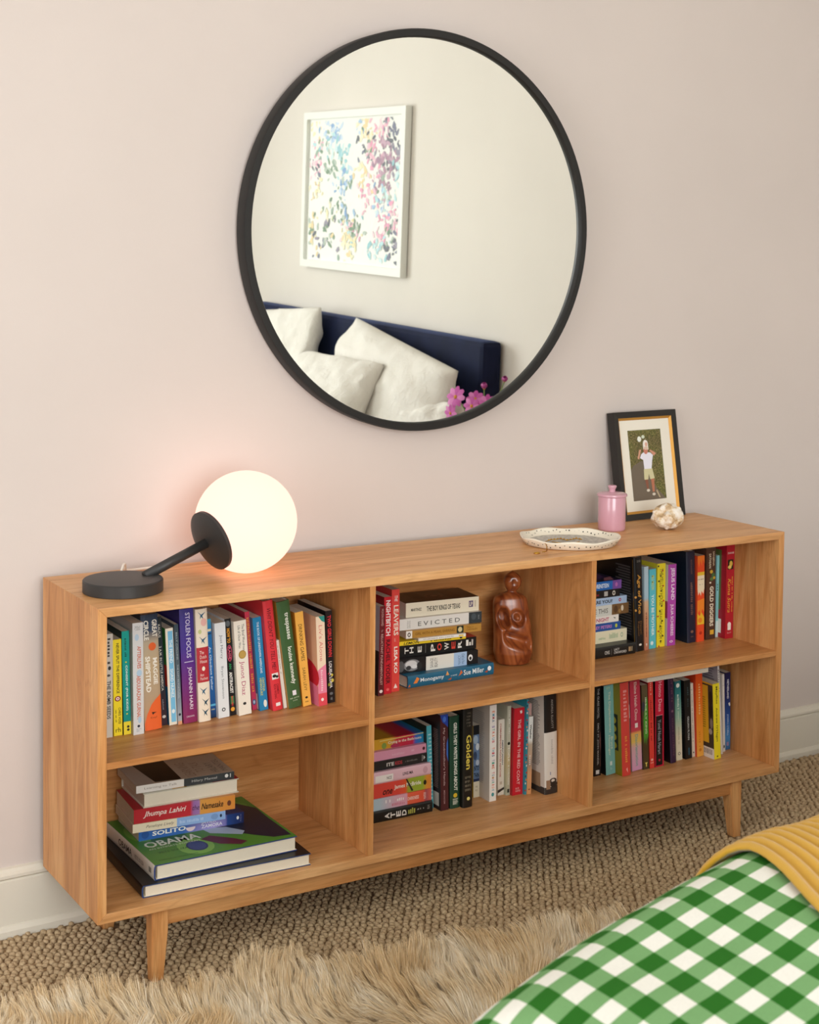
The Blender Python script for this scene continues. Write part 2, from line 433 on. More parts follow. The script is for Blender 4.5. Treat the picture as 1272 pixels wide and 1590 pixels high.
rp = ramp(N, [(0, lin('#cdbfa6')), (.5, lin('#e9e0cd')), (1, lin('#f1eadb'))]); L.new(wv.outputs[0], rp.inputs[0])
L.new(rp.outputs[0], bs.inputs['Base Color']); bs.inputs['Roughness'].default_value = .85; bump(N, L, bs, wv.outputs[0], .3, .0005)
RAMPM = {}
def cover_mat(c, h):
    if isinstance(c, str): return plain(c, .38, 0, .45)
    k = (tuple(c), round(h, 3))
    if k in RAMPM: return RAMPM[k]
    m = bpy.data.materials.new('printed_cover'); nt, N, L, b = nodes_of(m)
    tc = node(N, 'ShaderNodeTexCoord'); sx = N.new('ShaderNodeSeparateXYZ'); L.new(tc.outputs['Object'], sx.inputs[0])
    mr = N.new('ShaderNodeMapRange'); mr.inputs['From Min'].default_value = h; mr.inputs['From Max'].default_value = 0.0
    L.new(sx.outputs[2], mr.inputs['Value'])
    r = ramp(N, [(p, lin(x)) for p, x in c]); L.new(mr.outputs[0], r.inputs[0]); L.new(r.outputs[0], b.inputs['Base Color'])
    b.inputs['Roughness'].default_value = .38; b.inputs['Specular IOR Level'].default_value = .45
    RAMPM[k] = m; return m

# --- lettering: every distinct string is turned into flat geometry once
def text_jobs(items, jobs):
    for it in items:
        if it[0] == 'T':
            if it[10] == 'stack':
                for ch in it[1].replace(' ', ''): jobs.add((ch, it[7], it[8]))
            else: jobs.add((it[1], it[7], it[8]))
GLYPH = {}
def make_glyphs(jobs):
    obs = []
    for k in sorted(jobs):
        cu = bpy.data.curves.new('t', 'FONT'); cu.body = k[0]; cu.offset = k[1]; cu.shear = k[2]; cu.resolution_u = 2
        cu.align_x = 'LEFT'; cu.space_line = .9
        o = bpy.data.objects.new('t', cu); COL.objects.link(o); obs.append((k, o, cu))
    bpy.context.view_layer.update(); dg = bpy.context.evaluated_depsgraph_get()
    for k, o, cu in obs:
        oe = o.evaluated_get(dg); me = oe.to_mesh()
        n = len(me.vertices); co = np.empty(n*3, np.float32); me.vertices.foreach_get('co', co); co = co.reshape(-1, 3)[:, :2].astype(float)
        fs = [tuple(p.vertices) for p in me.polygons]
        if n:
            lo, hi = co.min(0), co.max(0); co = (co-lo)/np.maximum(hi-lo, 1e-6)
        GLYPH[k] = (co, fs); oe.to_mesh_clear()
    for k, o, cu in obs:
        bpy.data.objects.remove(o); bpy.data.curves.remove(cu)

def build_book(matrix, name, label, group, t, h, d, spine, back=None, front=None, hard=False, items=(), category='book', pages=None, us=1.0, uo=0.0, edge=None):
    """local frame: X thickness, Y depth away from the reader, Z height; origin at the lower left corner of the spine"""
    root = empty(name, matrix=matrix)
    tag(root, label, category, group)
    c = .0022 if hard else .0007
    over = .003 if hard else .0003
    bul = min(.0026, t*.16) if hard else 0.0
    def by(v): return -bul*(1-abs(2*v-1)**4)
    ns = 8 if hard else 1
    outer = [(0, d)]+[(t*k/ns, by(k/ns)) for k in range(ns+1)]+[(t, d)]
    cc = min(c, t*.3)
    inner = [(cc, d)]+[(cc+(t-2*cc)*k/ns, cc+by(k/ns)*.6) for k in range(ns+1)]+[(t-cc, d)]
    m = len(outer); V = []
    for z in (0, h):
        V += [(x, y, z) for x, y in outer]+[(x, y, z) for x, y in inner]
    F, mi = [], []
    S = 2*m
    for i in range(m-1):
        a = 1 if i == 0 else (2 if i == m-2 else 0)
        F.append((i, i+1, S+i+1, S+i)); mi.append(a)
        F.append((m+i+1, m+i, S+m+i, S+m+i+1)); mi.append(3)
        ea = 4 if edge else a
        F.append((i+1, i, m+i, m+i+1)); mi.append(ea); F.append((S+i, S+i+1, S+m+i+1, S+m+i)); mi.append(ea)
    F.append((0, S, S+m, m)); mi.append(1); F.append((m-1, 2*m-1, S+2*m-1, S+m-1)); mi.append(2)
    ms = cover_mat(spine, h)
    cov = mesh_obj('cover', V, F, [ms, cover_mat(back if back is not None else spine, h), cover_mat(front if front is not None else spine, h), plain('#e6ddcb', .8)]+([plain(edge, .5)] if edge else []), root, midx=mi)
    pb = box('page_block', (cc, cc+(.004 if hard else 0), over), (t-cc, d-over, h-over), pages or M_PAGES, root)
    FACE = {'T': 9, 'Q': 6, 'O': 6, 'Y': 3}
    for face, pname in (('S', 'spine_print'), ('B', 'back_cover_print'), ('F', 'front_cover_print')):
        sel = [it for it in items if it[FACE[it[0]]] == face]
        if sel: print_face(root, pname, sel, t, h, d, hard, by, us, uo)
    return root

def print_face(root, pname, items, t, h, d, hard, by, us, uo):
    V, F, mi, mats, mix = [], [], [], [], {}
    lay = [0.0]; placed = []
    def mid(col):
        if col not in mix: mix[col] = len(mats); mats.append(plain(col, .42, 0, .4))
        return mix[col]
    def place(on, u, v):
        if on == 'S': return (v*t, by(min(1, max(0, v)))-lay[0], h*(1-u))
        if on == 'B': return (-lay[0], v*d, h*(1-u))             # back cover, v = share of the depth
        return (t+lay[0], v*d, h*(1-u))                           # front cover
    def strips(poly):
        """cut a (u,v) polygon into bands so that it can follow a rounded spine"""
        out = []
        lo, hi = min(p[1] for p in poly), max(p[1] for p in poly)
        for k in range(8):
            a, b2 = k/8, (k+1)/8
            if b2 <= lo or a >= hi: continue
            cur = poly
            for lim, sg in ((a, 1), (b2, -1)):
                nxt = []
                for i in range(len(cur)):
                    p, q = cur[i-1], cur[i]; dp, dq = sg*(p[1]-lim), sg*(q[1]-lim)
                    if (dp >= 0) != (dq >= 0):
                        f = dp/(dp-dq); nxt.append((p[0]+(q[0]-p[0])*f, p[1]+(q[1]-p[1])*f))
                    if dq >= 0: nxt.append(q)
                cur = nxt
                if len(cur) < 3: break
            if len(cur) >= 3: out.append(cur)
        return out
    def emit(on, poly, k):
        poly = [(min(1, max(0, u*us+uo)), v) for u, v in poly]
        if max(p[0] for p in poly)-min(p[0] for p in poly) < 1e-5: return
        for pl in (strips(poly) if (hard and on == 'S') else [poly]):
            b0 = len(V); V.extend(place(on, u, v) for u, v in pl); F.append(tuple(range(b0, b0+len(pl)))); mi.append(k)
    def glyphs(on, key, fn, k):
        co, fs = GLYPH[key]
        if hard and on == 'S':
            for f in fs: emit(on, [fn(*co[i]) for i in f], k)
        else:
            b0 = len(V)
            for (a, bb) in co:
                u, v = fn(a, bb); V.append(place(on, min(1, max(0, u*us+uo)), v))
            for f in fs: F.append(tuple(b0+i for i in f)); mi.append(k)
    for it in items:
        on = {'T': 9, 'Q': 6, 'O': 6, 'Y': 3}[it[0]]; on = it[on]
        if it[0] in 'TQ':
            q0 = it[2:6] if it[0] == 'T' else it[1:5]; bb_ = (min(q0[:2]), max(q0[:2]), min(q0[2:]), max(q0[2:]))
        elif it[0] == 'O': bb_ = (it[1]-it[3], it[1]+it[3], it[2]-it[4], it[2]+it[4])
        else: bb_ = (min(p[0] for p in it[1]), max(p[0] for p in it[1]), min(p[1] for p in it[1]), max(p[1] for p in it[1]))
        ly = 1+max([l for (o2, q, l) in placed if o2 == on and q[0] < bb_[1] and q[1] > bb_[0] and q[2] < bb_[3] and q[3] > bb_[2]] or [0])
        placed.append((on, bb_, ly)); lay[0] = .00015+.00008*ly
        if it[0] == 'T':
            _, s, u0, u1, v0, v1, col, bold, shear, on, mode = it; k = mid(col)
            if mode == 'stack':
                nn = len(s); du = (u1-u0)/nn
                for q_, cch in enumerate(s):
                    if cch != ' ': glyphs(on, (cch, bold, shear), lambda a, bb, q_=q_: (u0+du*(q_+.9-.8*bb), v0+(v1-v0)*a), k)
            else:
                fn = {'r': lambda a, bb: (u0+(u1-u0)*a, v0+(v1-v0)*bb), 'h': lambda a, bb: (u1-(u1-u0)*bb, v0+(v1-v0)*a),
                      'hm': lambda a, bb: (u1-(u1-u0)*bb, v1-(v1-v0)*a)}[mode]
                glyphs(on, (s, bold, shear), fn, k)
        elif it[0] == 'Q':
            _, u0, u1, v0, v1, col, on = it; emit(on, [(u0, v0), (u0, v1), (u1, v1), (u1, v0)], mid(col))
        elif it[0] == 'O':
            _, u, v, ru, rv, col, on = it; n = 18
            emit(on, [(u+ru*math.sin(2*math.pi*i/n), v+rv*math.cos(2*math.pi*i/n)) for i in range(n)], mid(col))
        elif it[0] == 'Y':
            _, pts, col, on = it; emit(on, pts, mid(col))
    pr_ = mesh_obj(pname, V, F, mats, root, midx=mi)
    pr_['kind'] = 'stuff'                                   # ink: too fine to pick apart
    return root

BOOKS = []       # (kind, ...) collected first so that all lettering can be made in one go
ZSH, ZBT = BZS, BZ0+BT
def stand(crop, bl, br, tl, z, label, group, spine, items=(), d=.135, **kw):
    BOOKS.append(('stand', crop, bl, br, tl, z, label, group, spine, items, d, kw))
def lie(crop, br, tr, label, group, spine, items=(), bl=None, h=.203, d=.135, z=None, **kw):
    BOOKS.append(('lie', crop, br, tr, label, group, spine, items, bl, h, d, z, kw))

G1 = 'books standing in the cubby under the lamp'
W_, K_, CR = '#f0ece4', '#161616', '#efe7d4'
stand('A', (128, 1368), (203, 1356), (130, 436), ZSH, 'pale mottled paperback with black lettering against the side panel under the lamp', G1, '#c9c0b4',
      [T('THE BOMB SEEDS', .45, .82, .3, .75, '#222222', .02), *scr(8, 'r', .04, .3, .35, .7, '#3a3632'), O(.33, .6, .02, .18, '#2a2a2a'), O(.4, .5, .012, .2, '#4a4642')], d=.14)
stand('A', (215, 1350), (292, 1340), (201, 486), ZSH, 'yellow paperback with black capitals and a red target on the spine', G1, '#f2d92c',
      [T('NEVER SPLIT THE DIFFERENCE', .04, .56, .38, .72, '#26221a', .02), O(.615, .5, .028, .36, '#8c1c2c'), O(.615, .5, .017, .22, '#f4e9df'), O(.615, .5, .008, .1, '#c22a3a'),
       T('CHRIS VOSS', .71, .88, .55, .85, '#26221a', .01), *scr(13, 'r', .73, .86, .2, .36, '#4a4420'), T('rh', .915, .965, .2, .8, '#26221a', 0, 0, 'S', 'h')])
stand('A', (303, 1338), (375, 1328), (276, 411), ZSH, 'teal paperback with a yellow band at the foot of its spine', G1, [(0, '#0fa093'), (1, '#0c8f86')],
      [Q(.875, 1, 0, 1, '#f0da3a'), T('CONSENT (FOR KIDS!)', .33, .77, .35, .7, '#e9f4ef', .02), *scr(12, 'r', .07, .25, .35, .62, '#08433f'), O(.3, .5, .006, .12, '#f0da3a'), O(.8, .5, .006, .12, '#f0da3a'),
       O(.925, .62, .012, .18, '#2a2a22'), O(.955, .62, .012, .18, '#2a2a22')], back='#06302f')
stand('A', (385, 1342), (487, 1325), (347, 341), ZSH, 'white paperback with orange capitals and pale blue brush marks', G1, '#dcdcdc',
      [T('AFTERLIVES', .21, .41, .42, .78, '#cf6a4c', .02), T('ABDULRAZAK GURNAH', .47, .86, .34, .72, '#cf6a4c', .02), O(.13, .4, .03, .2, '#b9d0e2'), O(.45, .6, .03, .25, '#b4cfe4'), O(.87, .6, .03, .16, '#b4cfe4'),
       *scr(24, 'h', .03, .07, .2, .75, '#777777'), O(.925, .5, .012, .13, '#2c3340'), T('BLOOMS\nBURY', .945, .975, .3, .75, '#8792a4', 0, 0, 'S', 'h')], back='#c5c4c2')
stand('A', (490, 1303), (645, 1275), (418, 268), ZSH, 'thick novel spine in navy, tan and orange with white condensed capitals', G1, [(0, '#232f45'), (.14, '#33465e'), (.24, '#b7a78f'), (.45, '#c2aa86'), (.68, '#b9a184'), (1, '#c79a70')],
      [O(.28, .6, .035, .22, '#e2652f'), Y([(.78, .42), (.74, .66), (.70, 1), (1, 1), (1, .02), (.94, .02), (.86, .16)], '#ee6b33'), T('GREAT', .05, .2, .62, .92, '#ece7da', .03), T('CIRCLE', .05, .22, .14, .42, '#ece7da', .03),
       T('MAGGIE', .38, .61, .6, .86, '#f3eee2', .03), T('SHIPSTEAD', .36, .67, .16, .44, '#f3eee2', .03), Y([(.845, .42), (.85, .7), (.86, .55), (.87, .48)], '#2a1c16'), T('Knopf', .885, .905, .35, .72, '#7c3218', 0, 0, 'S', 'h')], hard=True, d=.16, back='#1d2a3c')
stand('A', (642, 1256), (697, 1248), (583, 282), ZSH, 'slim black-green paperback with pale small capitals beside the orange-footed novel', G1, [(0, '#182126'), (.5, '#1f3038'), (.75, '#2a2430'), (1, '#3a2630')],
      [T('KALFUS', .07, .19, .35, .72, '#d6d3c8', .01), T('2 A.M. IN LITTLE AMERICA', .27, .68, .35, .72, '#dad7cc', .01), *scr(8, 'r', .76, .86, .35, .6, '#8b8790'), O(.92, .5, .014, .3, '#cfc9c4')])
stand('A', (712, 1253), (783, 1243), (673, 386), ZSH, 'cream paperback with a light blue title panel and multicoloured cover', G1, '#f2ead8',
      [Q(.03, .97, .3, .92, '#7cc2e6'), T('THE FRIEND', .12, .36, .42, .8, '#eef6f8', .02), T('SIGRID NUNEZ', .42, .72, .42, .8, '#eef6f8', .02), O(.86, .6, .022, .2, '#e9f3f6'),
       Q(.0, .38, .0, .9, '#3f8f43', 'B'), Q(.38, .6, 0, .9, '#d4402f', 'B'), Q(.6, 1, 0, .9, '#2b6f9b', 'B')], back='#3f8f43')
stand('A', (790, 1247), (828, 1240), (737, 350), ZSH, 'thin grey-blue poetry paperback with an orange foot', G1, [(0, '#3a4c58'), (.5, '#56656f'), (.8, '#8d97a3'), (1, '#b0b3ba')],
      [T('BILLY COLLINS', .08, .35, .3, .65, '#b9c4ca'), T('THE RAIN IN PORTUGAL', .4, .74, .3, .65, '#c3ccd2'), O(.9, .5, .013, .3, '#2a3138'), Q(.965, 1, 0, 1, '#e0a077')])
stand('A', (840, 1237), (970, 1218), (797, 212), ZSH, 'tall purple hardback fading from indigo to magenta with white capitals', G1, [(0, '#3d3586'), (.35, '#4a3391'), (.6, '#6a2a7e'), (1, '#8e2a58')],
      [T('STOLEN FOCUS', .035, .43, .38, .7, '#d9d3e8', .01), Q(.462, .468, .2, .85, '#d9d3e8'), T('JOHANN HARI', .51, .88, .38, .7, '#e6dbe6', .01), T('CROWN', .935, .95, .2, .75, '#e6dbe6', 0, 0, 'S', 'h')], hard=True, d=.155)
swallow = []
for (u, v) in ((.05, .45), (.27, .5), (.72, .4), (.82, .55), (.91, .5)):
    swallow += [Y([(u, v), (u-.03, v-.3), (u+.004, v-.06), (u-.02, v+.38), (u+.012, v+.1), (u+.045, v+.2), (u+.02, v), (u+.04, v-.1), (u+.012, v-.06)], '#2f5f7d' if u < .8 else '#244b5e')]
stand('A', (975, 1224), (1085, 1202), (909, 216), ZSH, 'cream spine patterned with blue swallows and a red title block', G1, '#f0e3cf',
      swallow+[O(.12, .65, .035, .25, '#eeb9b0'), O(.2, .3, .02, .14, '#c9cf8e'), Q(.34, .65, 0, 1, '#b8303a'), T('The\nDutch\nHouse', .37, .48, .22, .82, '#f3dcd2', 0, 0, 'S', 'h'), O(.53, .5, .02, .13, '#f3ead8'), T('Ann\nPatchett', .57, .63, .2, .85, '#f3dcd2', 0, 0, 'S', 'h')], hard=True, d=.15)
stand('A', (1088, 1187), (1140, 1172), (1036, 302), ZSH, 'narrow bright blue paperback with a pale title', G1, [(0, '#3fa0c2'), (.12, '#1d6fae'), (.5, '#1e68ad'), (.9, '#14508f'), (1, '#0f2c50')],
      [T('An Obedient Father', .28, .72, .32, .72, '#d7e6f2', .01), Q(.1, .125, .1, .9, '#e8d9b0'), Q(.14, .155, .1, .9, '#1c3d63'), Q(.86, .88, .0, 1, '#62b7dc'), *scr(6, 'h', .91, .93, .15, .85, '#e6d6a0')])
stand('A', (1150, 1192), (1252, 1173), (1098, 341), ZSH, 'plain white paperback with thin grey title beside the antiracist-green lettered black spine', G1, '#e3e6e8',
      [T('Just Mercy', .13, .38, .38, .68, '#5b6066'), T('Bryan Stevenson', .46, .8, .38, .66, '#777c82'), O(.915, .5, .02, .17, '#22262a'), O(.915, .5, .011, .09, '#e3e6e8')]
      + lines('B', .15, .8, .1, .6, 30, '#9fb4d6'), back='#dfe3ea')
BOOKS[-1] = BOOKS[-1][:6]+('plain white paperback with thin grey title lettering and blue-lined back cover',)+BOOKS[-1][7:]
stand('B', (158, 1167), (215, 1156), (106, 300), ZSH, 'black paperback lettered in yellow, pink, green and white', G1, '#17171a',
      [O(.05, .5, .03, .35, '#5f6468'), T('HOW TO', .1, .25, .25, .75, '#eea32a', .03), O(.355, .5, .085, .42, '#d9486a'), O(.355, .5, .078, .34, '#17171a'), T('RAISE', .29, .42, .32, .68, '#e05a78', .02), T('AN', .46, .52, .3, .7, '#2d9a58', .02), T('ANTIRACIST', .55, .77, .25, .75, '#ece9e2', .03),
       Q(.8, .88, .2, .8, '#2d7a48'), T('IBRAM X. KENDI', .8, .9, .35, .65, '#e0443e', .02), O(.935, .5, .022, .32, '#e8a23a')], back='#e9ecef')
stand('B', (240, 1168), (353, 1149), (187, 323), ZSH, 'cream paperback with a gold medal and large red author name', G1, '#efe8da',
      [T('The Brief Wondrous', .04, .32, .62, .82, '#3a3a3a'), T('Life of Oscar Wao', .05, .29, .3, .5, '#3a3a3a'), O(.36, .55, .045, .3, '#a8863c'), O(.36, .55, .036, .24, '#bd9b52'), T('Junot Diaz', .43, .79, .25, .68, '#b03c6a'), O(.88, .5, .015, .13, '#222222')]
      + [Y([(.72, .25), (.68, .45), (.75, .5), (.85, .3)], '#b54a3a', 'B'), Y([(.8, .2), (.78, .5), (.9, .45), (.88, .15)], '#4c6b3f', 'B')]+lines('B', .2, .7, .05, .35, 24, '#b9c0a0'), back='#f0eadd')
stand('B', (360, 1117), (402, 1108), (287, 236), ZSH, 'narrow raspberry spine with orange lettering and grey pages', G1, [(0, '#c8344e'), (.15, '#b93a52'), (1, '#c4365c')],
      [*scr(27, 'r', .06, .58, .3, .85, '#e79a3e'), *scr(9, 'r', .63, .82, .3, .8, '#e79a3e'), O(.92, .5, .03, .4, '#3a5a86'), O(.92, .5, .018, .22, '#b8c4d4')], back='#b0243e')
stand('B', (427, 1124), (503, 1112), (347, 292), ZSH, 'blue paperback with small white capitals and yellow author lines', G1, '#2283b4',
      [T('THE BOOK OF UNKNOWN AMERICANS', .05, .6, .42, .68, '#e3eef4', .01), T('CRISTINA\nHENRIQUEZ', .65, .84, .2, .8, '#d8d44e', .01), O(.93, .7, .04, .2, '#e9ecdf')]
      + lines('B', .2, .6, .1, .4, 14, '#1a3f57')+[Q(.82, .99, .05, .5, '#e7e4da', 'B')], back='#2a7fae')
stand('B', (545, 1124), (635, 1107), (443, 141), ZSH, 'tall red hardback with black handwritten lettering', G1, '#d93740',
      [T("WHY DIDN'T YOU TELL ME?", .07, .63, .3, .7, '#3a1218', 0, .3), Q(.66, .715, .18, .82, '#e9e4e0'), O(.685, .42, .014, .2, '#1c1c1c'), O(.695, .68, .012, .14, '#2c2c2c'), T('CARMEN\nRITA WONG', .76, .89, .25, .75, '#7c1520', .01), Q(.93, .96, .3, .75, '#efe4e2')], hard=True, d=.15)
stand('B', (641, 1100), (671, 1091), (566, 492), ZSH, 'short thin white booklet between the red and green spines', G1, '#ece6dc', [*scr(23, 'r', .06, .5, .35, .6, '#9a958c')], d=.11)
stand('B', (688, 1103), (805, 1084), (548, 152), ZSH, 'green hardback with gold cover edge and white lowercase lettering, leaning', G1, '#3e5f37',
      [T('trespasses', .11, .36, .4, .78, '#e6e8dc', .02), T('louise kennedy', .43, .78, .34, .74, '#e6e8dc', .02), Q(.84, .885, .38, .66, '#ece8ee'), *scr(9, 'h', .905, .925, .15, .85, '#b7c4a8'), *scr(5, 'h', .93, .945, .35, .7, '#b7c4a8')], hard=True, d=.15, back='#b98a36')
stand('B', (815, 1085), (890, 1073), (737, 242), ZSH, 'amber yellow paperback with black hand-drawn capitals', G1, '#efb352',
      [T('DRINKING GAMES', .13, .52, .3, .72, '#3a2c18', .0, .1), T('SARAH LEVY', .59, .84, .3, .66, '#6a5026', 0, .1), O(.91, .5, .012, .16, '#33271a'), *scr(3, 'h', .95, .97, .3, .7, '#7a5a28')], back='#e08a2c')
stand('B', (955, 1082), (1033, 1069), (927, 279), ZSH, 'cream and pink paperback with teal corner and coral title', G1, '#f0dcc0',
      [Y([(0, .3), (0, 1), (.075, 1), (.055, .65)], '#2b8f86'), T("Liv's Alone", .1, .5, .3, .72, '#d97f76'), Y([(.54, 1), (.6, .0), (.86, 0), (.86, 1)], '#e888a4'), *scr(10, 'r', .6, .84, .35, .6, '#f3cdd4'), Q(.86, 1, 0, 1, '#e0505c'), O(.93, .45, .018, .16, '#f6e8e4'),
       Q(0, 1, 0, 1, '#e8b894', 'B'), O(.68, .45, .18, .5, '#cf2a3c', 'B'), Y([(.78, 0), (.74, .5), (.8, 1), (1, 1), (1, 0)], '#e27a98', 'B')]+lines('B', .2, .55, .3, .7, 26, '#c98f8a'), back='#e8b894')
stand('B', (1040, 1053), (1100, 1037), (1013, 227), ZSH, 'black paperback with red and white blocky capitals and small yellow flowers', G1, '#17161a',
      [T('TWO GIRLS DOWN', .05, .5, .25, .8, '#d6343c', .03), T('LOUISA LUNA', .55, .84, .28, .72, '#dfe0df', .03), O(.7, .7, .015, .16, '#cfc04a'), O(.76, .75, .02, .2, '#d8c958'), O(.8, .25, .018, .2, '#9aa03a'), O(.68, .2, .01, .12, '#b44a52'), O(.9, .5, .015, .25, '#6e7478'), T('AB', .94, .97, .35, .65, '#9aa0a2', 0, 0, 'S', 'h')], d=.135)

# ---- middle upper cubby
G2 = 'books standing beside the flat stack near the wooden figure'
stand('H', (350, 1232), (403, 1221), (368, 380), ZSH, 'narrow maroon paperback with a black and grey cover against the divider', G2, [(0, '#6a1b20'), (1, '#5d1a22')],
      [T('MOHSIN HAMID', .03, .22, .3, .7, '#c99a94', .01), T('The', .26, .29, .35, .65, '#c99a94'), T('RELUCTANT FUNDAMENTALIST', .31, .88, .3, .7, '#d3a79e', .01), O(.95, .5, .018, .3, '#efe0dc'), Q(0, .5, 0, 1, '#b8b0ba', 'B'), Q(.5, 1, 0, 1, '#2a2226', 'B')], back='#b8b0ba')
stand('H', (405, 1214), (477, 1194), (406, 292), ZSH, 'crimson paperback with bold white then black capitals', G2, '#c9202e',
      [T('NIGHTBITCH', .035, .4, .25, .85, '#f4e4e0', .03), T('RACHEL YODER', .44, .9, .25, .8, '#3f0d14', .02), O(.955, .5, .014, .2, '#ec6a6a')], back='#8f1420')
stand('H', (478, 1192), (552, 1173), (481, 220), ZSH, 'coral red paperback with hand-cut white capitals beside the flat stack', G2, '#df4740',
      [T('THE', .06, .12, .35, .75, '#f3dcd4', .02, .2), T('LEAVERS', .155, .45, .25, .85, '#f0e4d4', .02), T('a novel', .475, .51, .3, .6, '#e9b0a4'), T('LISA KO', .56, .82, .3, .75, '#f5eadf', .03), Y([(.92, .5), (.965, .25), (.965, .75)], '#f5e2da')], back='#c93a36')
G3 = 'books stacked flat in the cubby with the wooden figure'
lie('D', (890, 803), (887, 722), 'teal hardback with white title and orange leaves at the foot of a stack', G3, '#1f6383',
    [T('Monogamy', .14, .41, .3, .72, '#e6edef', .01), T('Sue Miller', .64, .88, .36, .8, '#e6edef', .01), Y([(.06, .35), (.1, .85), (.13, .7), (.1, .35)], '#e8863a'), Y([(.43, .6), (.45, .95), (.47, .6)], '#dfa05a'), Y([(.45, .2), (.5, .35), (.49, .15)], '#c4622e'),
     Y([(.58, .35), (.61, .85), (.63, .6)], '#cf6c34'), T('a novel', .49, .56, .45, .6, '#cfdde2'), Y([(.89, .35), (.93, .5), (.92, .25)], '#b7522c'), O(.945, .6, .022, .2, '#e9eef0'), Y([(.0, .1), (.02, .35), (.03, .1)], '#cf6c34')], bl=(283, 905), hard=True, d=.155)
lie('D', (782, 727), (780, 632), 'paperback with a black and white portrait, cream panel and pale blue panel on its spine', G3, '#19191c',
    [Q(.36, .7, 0, 1, '#e9e6dc'), Q(.7, .86, 0, 1, '#a9c4e4'), T('SAVAGE\nBEAUTY', .41, .5, .15, .85, '#5a5650', 0, 0, 'S', 'h'), T('NANCY\nMILFORD', .75, .83, .12, .88, '#4d6a94', 0, 0, 'S', 'h'), O(.905, .5, .028, .24, '#eeeeee'), O(.905, .45, .014, .13, '#19191c'),
     O(.19, .52, .1, .42, '#8b8b8d'), O(.18, .6, .07, .26, '#d8d8d8'), O(.15, .35, .03, .16, '#3c3c3e'), O(.22, .4, .035, .14, '#e4e4e4'), O(.06, .5, .04, .4, '#5a5a5c'), O(.28, .4, .03, .3, '#2c2c2e')], bl=(205, 806), h=.203)
lie('D', (770, 620), (768, 537), 'black paperback with widely spaced white and red sideways capitals', G3, '#191818',
    [T('TH', .10, .22, .25, .75, '#ece7df', .02, 0, 'S', 'stack'), T('E', .26, .32, .25, .75, '#ece7df', .02, 0, 'S', 'stack'), T('P', .42, .49, .2, .8, '#ece7df', .02, 0, 'S', 'stack'), T('O', .5, .57, .2, .8, '#dd4638', .03, 0, 'S', 'stack'), T('W', .59, .66, .2, .8, '#ece7df', .02, 0, 'S', 'stack'), T('E', .68, .74, .2, .8, '#dd4638', .02, 0, 'S', 'stack'), T('R', .76, .82, .2, .8, '#ece7df', .02, 0, 'S', 'stack'),
     Q(.36, .364, .15, .85, '#8a8680'), Q(.87, .9, .3, .8, '#ece7df'), Q(.91, .93, .3, .6, '#ece7df'), Q(.94, .96, .3, .8, '#cac4bc'), Q(.02, .022, .1, .9, '#77736e')], bl=(205, 690), h=.203, front='#c2352e')
lie('D', (697, 552), (696, 525), 'yellow paperback with black italic capitals squeezed in the middle of a stack', G3, '#f0cf2e',
    [T('LEMON', .12, .34, .15, .8, '#2a2c18', .02, .25), *scr(12, 'r', .5, .8, .25, .6, '#4a451c'), O(.93, .45, .02, .3, '#3a3518')], bl=(195, 609), h=.19, d=.12)
lie('D', (697, 535), (697, 515), 'thin white paperback with faint grey lettering inside a stack', G3, '#efece6',
    [*scr(33, 'r', .1, .75, .3, .7, '#b9b2aa'), Q(.85, .95, .2, .7, '#e9c648')], bl=(352, 570), h=.14, d=.11)
lie('D', (805, 497), (805, 445), 'gold and brown paperback with a white end panel and red lower cover', G3, '#b9893c',
    [Q(0, .08, 0, 1, '#efe9e0'), O(.04, .5, .022, .3, '#6a5f58'), O(.04, .5, .01, .14, '#efe9e0'), T('GIRL WITH A PEARL EARRING', .12, .64, .35, .7, '#7c5018', .01), Q(.67, .76, .02, .98, '#1d2a20'), O(.715, .5, .028, .35, '#d8c792'), T('TRACY\nCHEVALIER', .8, .95, .25, .8, '#7c5018', 0)], bl=(275, 541), back='#f4efe6')
lie('D', (808, 436), (805, 360), 'off-white paperback with wide-spaced grey capitals and a dark end panel', G3, '#e6e3dc',
    [T('E V I C T E D', .22, .73, .25, .65, '#6b6a62', .01), Q(.84, 1, 0, 1, '#353c40'), O(.9, .6, .03, .3, '#4a545a'), T('CROWN', .955, .97, .3, .7, '#a9b0b2', 0, 0, 'S', 'h'), T('MATTHEW\nDESMOND', .09, .13, .15, .85, '#a09c94', 0, 0, 'S', 'h')], bl=(232, 486), h=.2, front='#d7d2c8')
lie('D', (788, 340), (788, 254), 'cream spined paperback with dark brown cover on top of the stack beside the figure', G3, '#ece2ca',
    [T('MARTINEZ', .07, .21, .4, .6, '#3c3528', .02), T('THE BOY KINGS OF TEXAS', .28, .74, .3, .66, '#2f2a22', .02), Q(.86, .92, .3, .75, '#6a5a78'), T('LP', .87, .91, .38, .66, '#ece2ca', .02), Q(.94, .96, .3, .75, '#cfc2a8'),
     O(.5, .45, .12, .2, '#5a4032', 'F'), O(.5, .45, .09, .15, '#3a241a', 'F'), O(.5, .45, .05, .08, '#6a4c3a', 'F'), Q(.2, .35, .3, .9, '#38221a', 'F'), Q(.65, .8, .2, .85, '#40281c', 'F')], bl=(273, 402), front='#2d1a12')

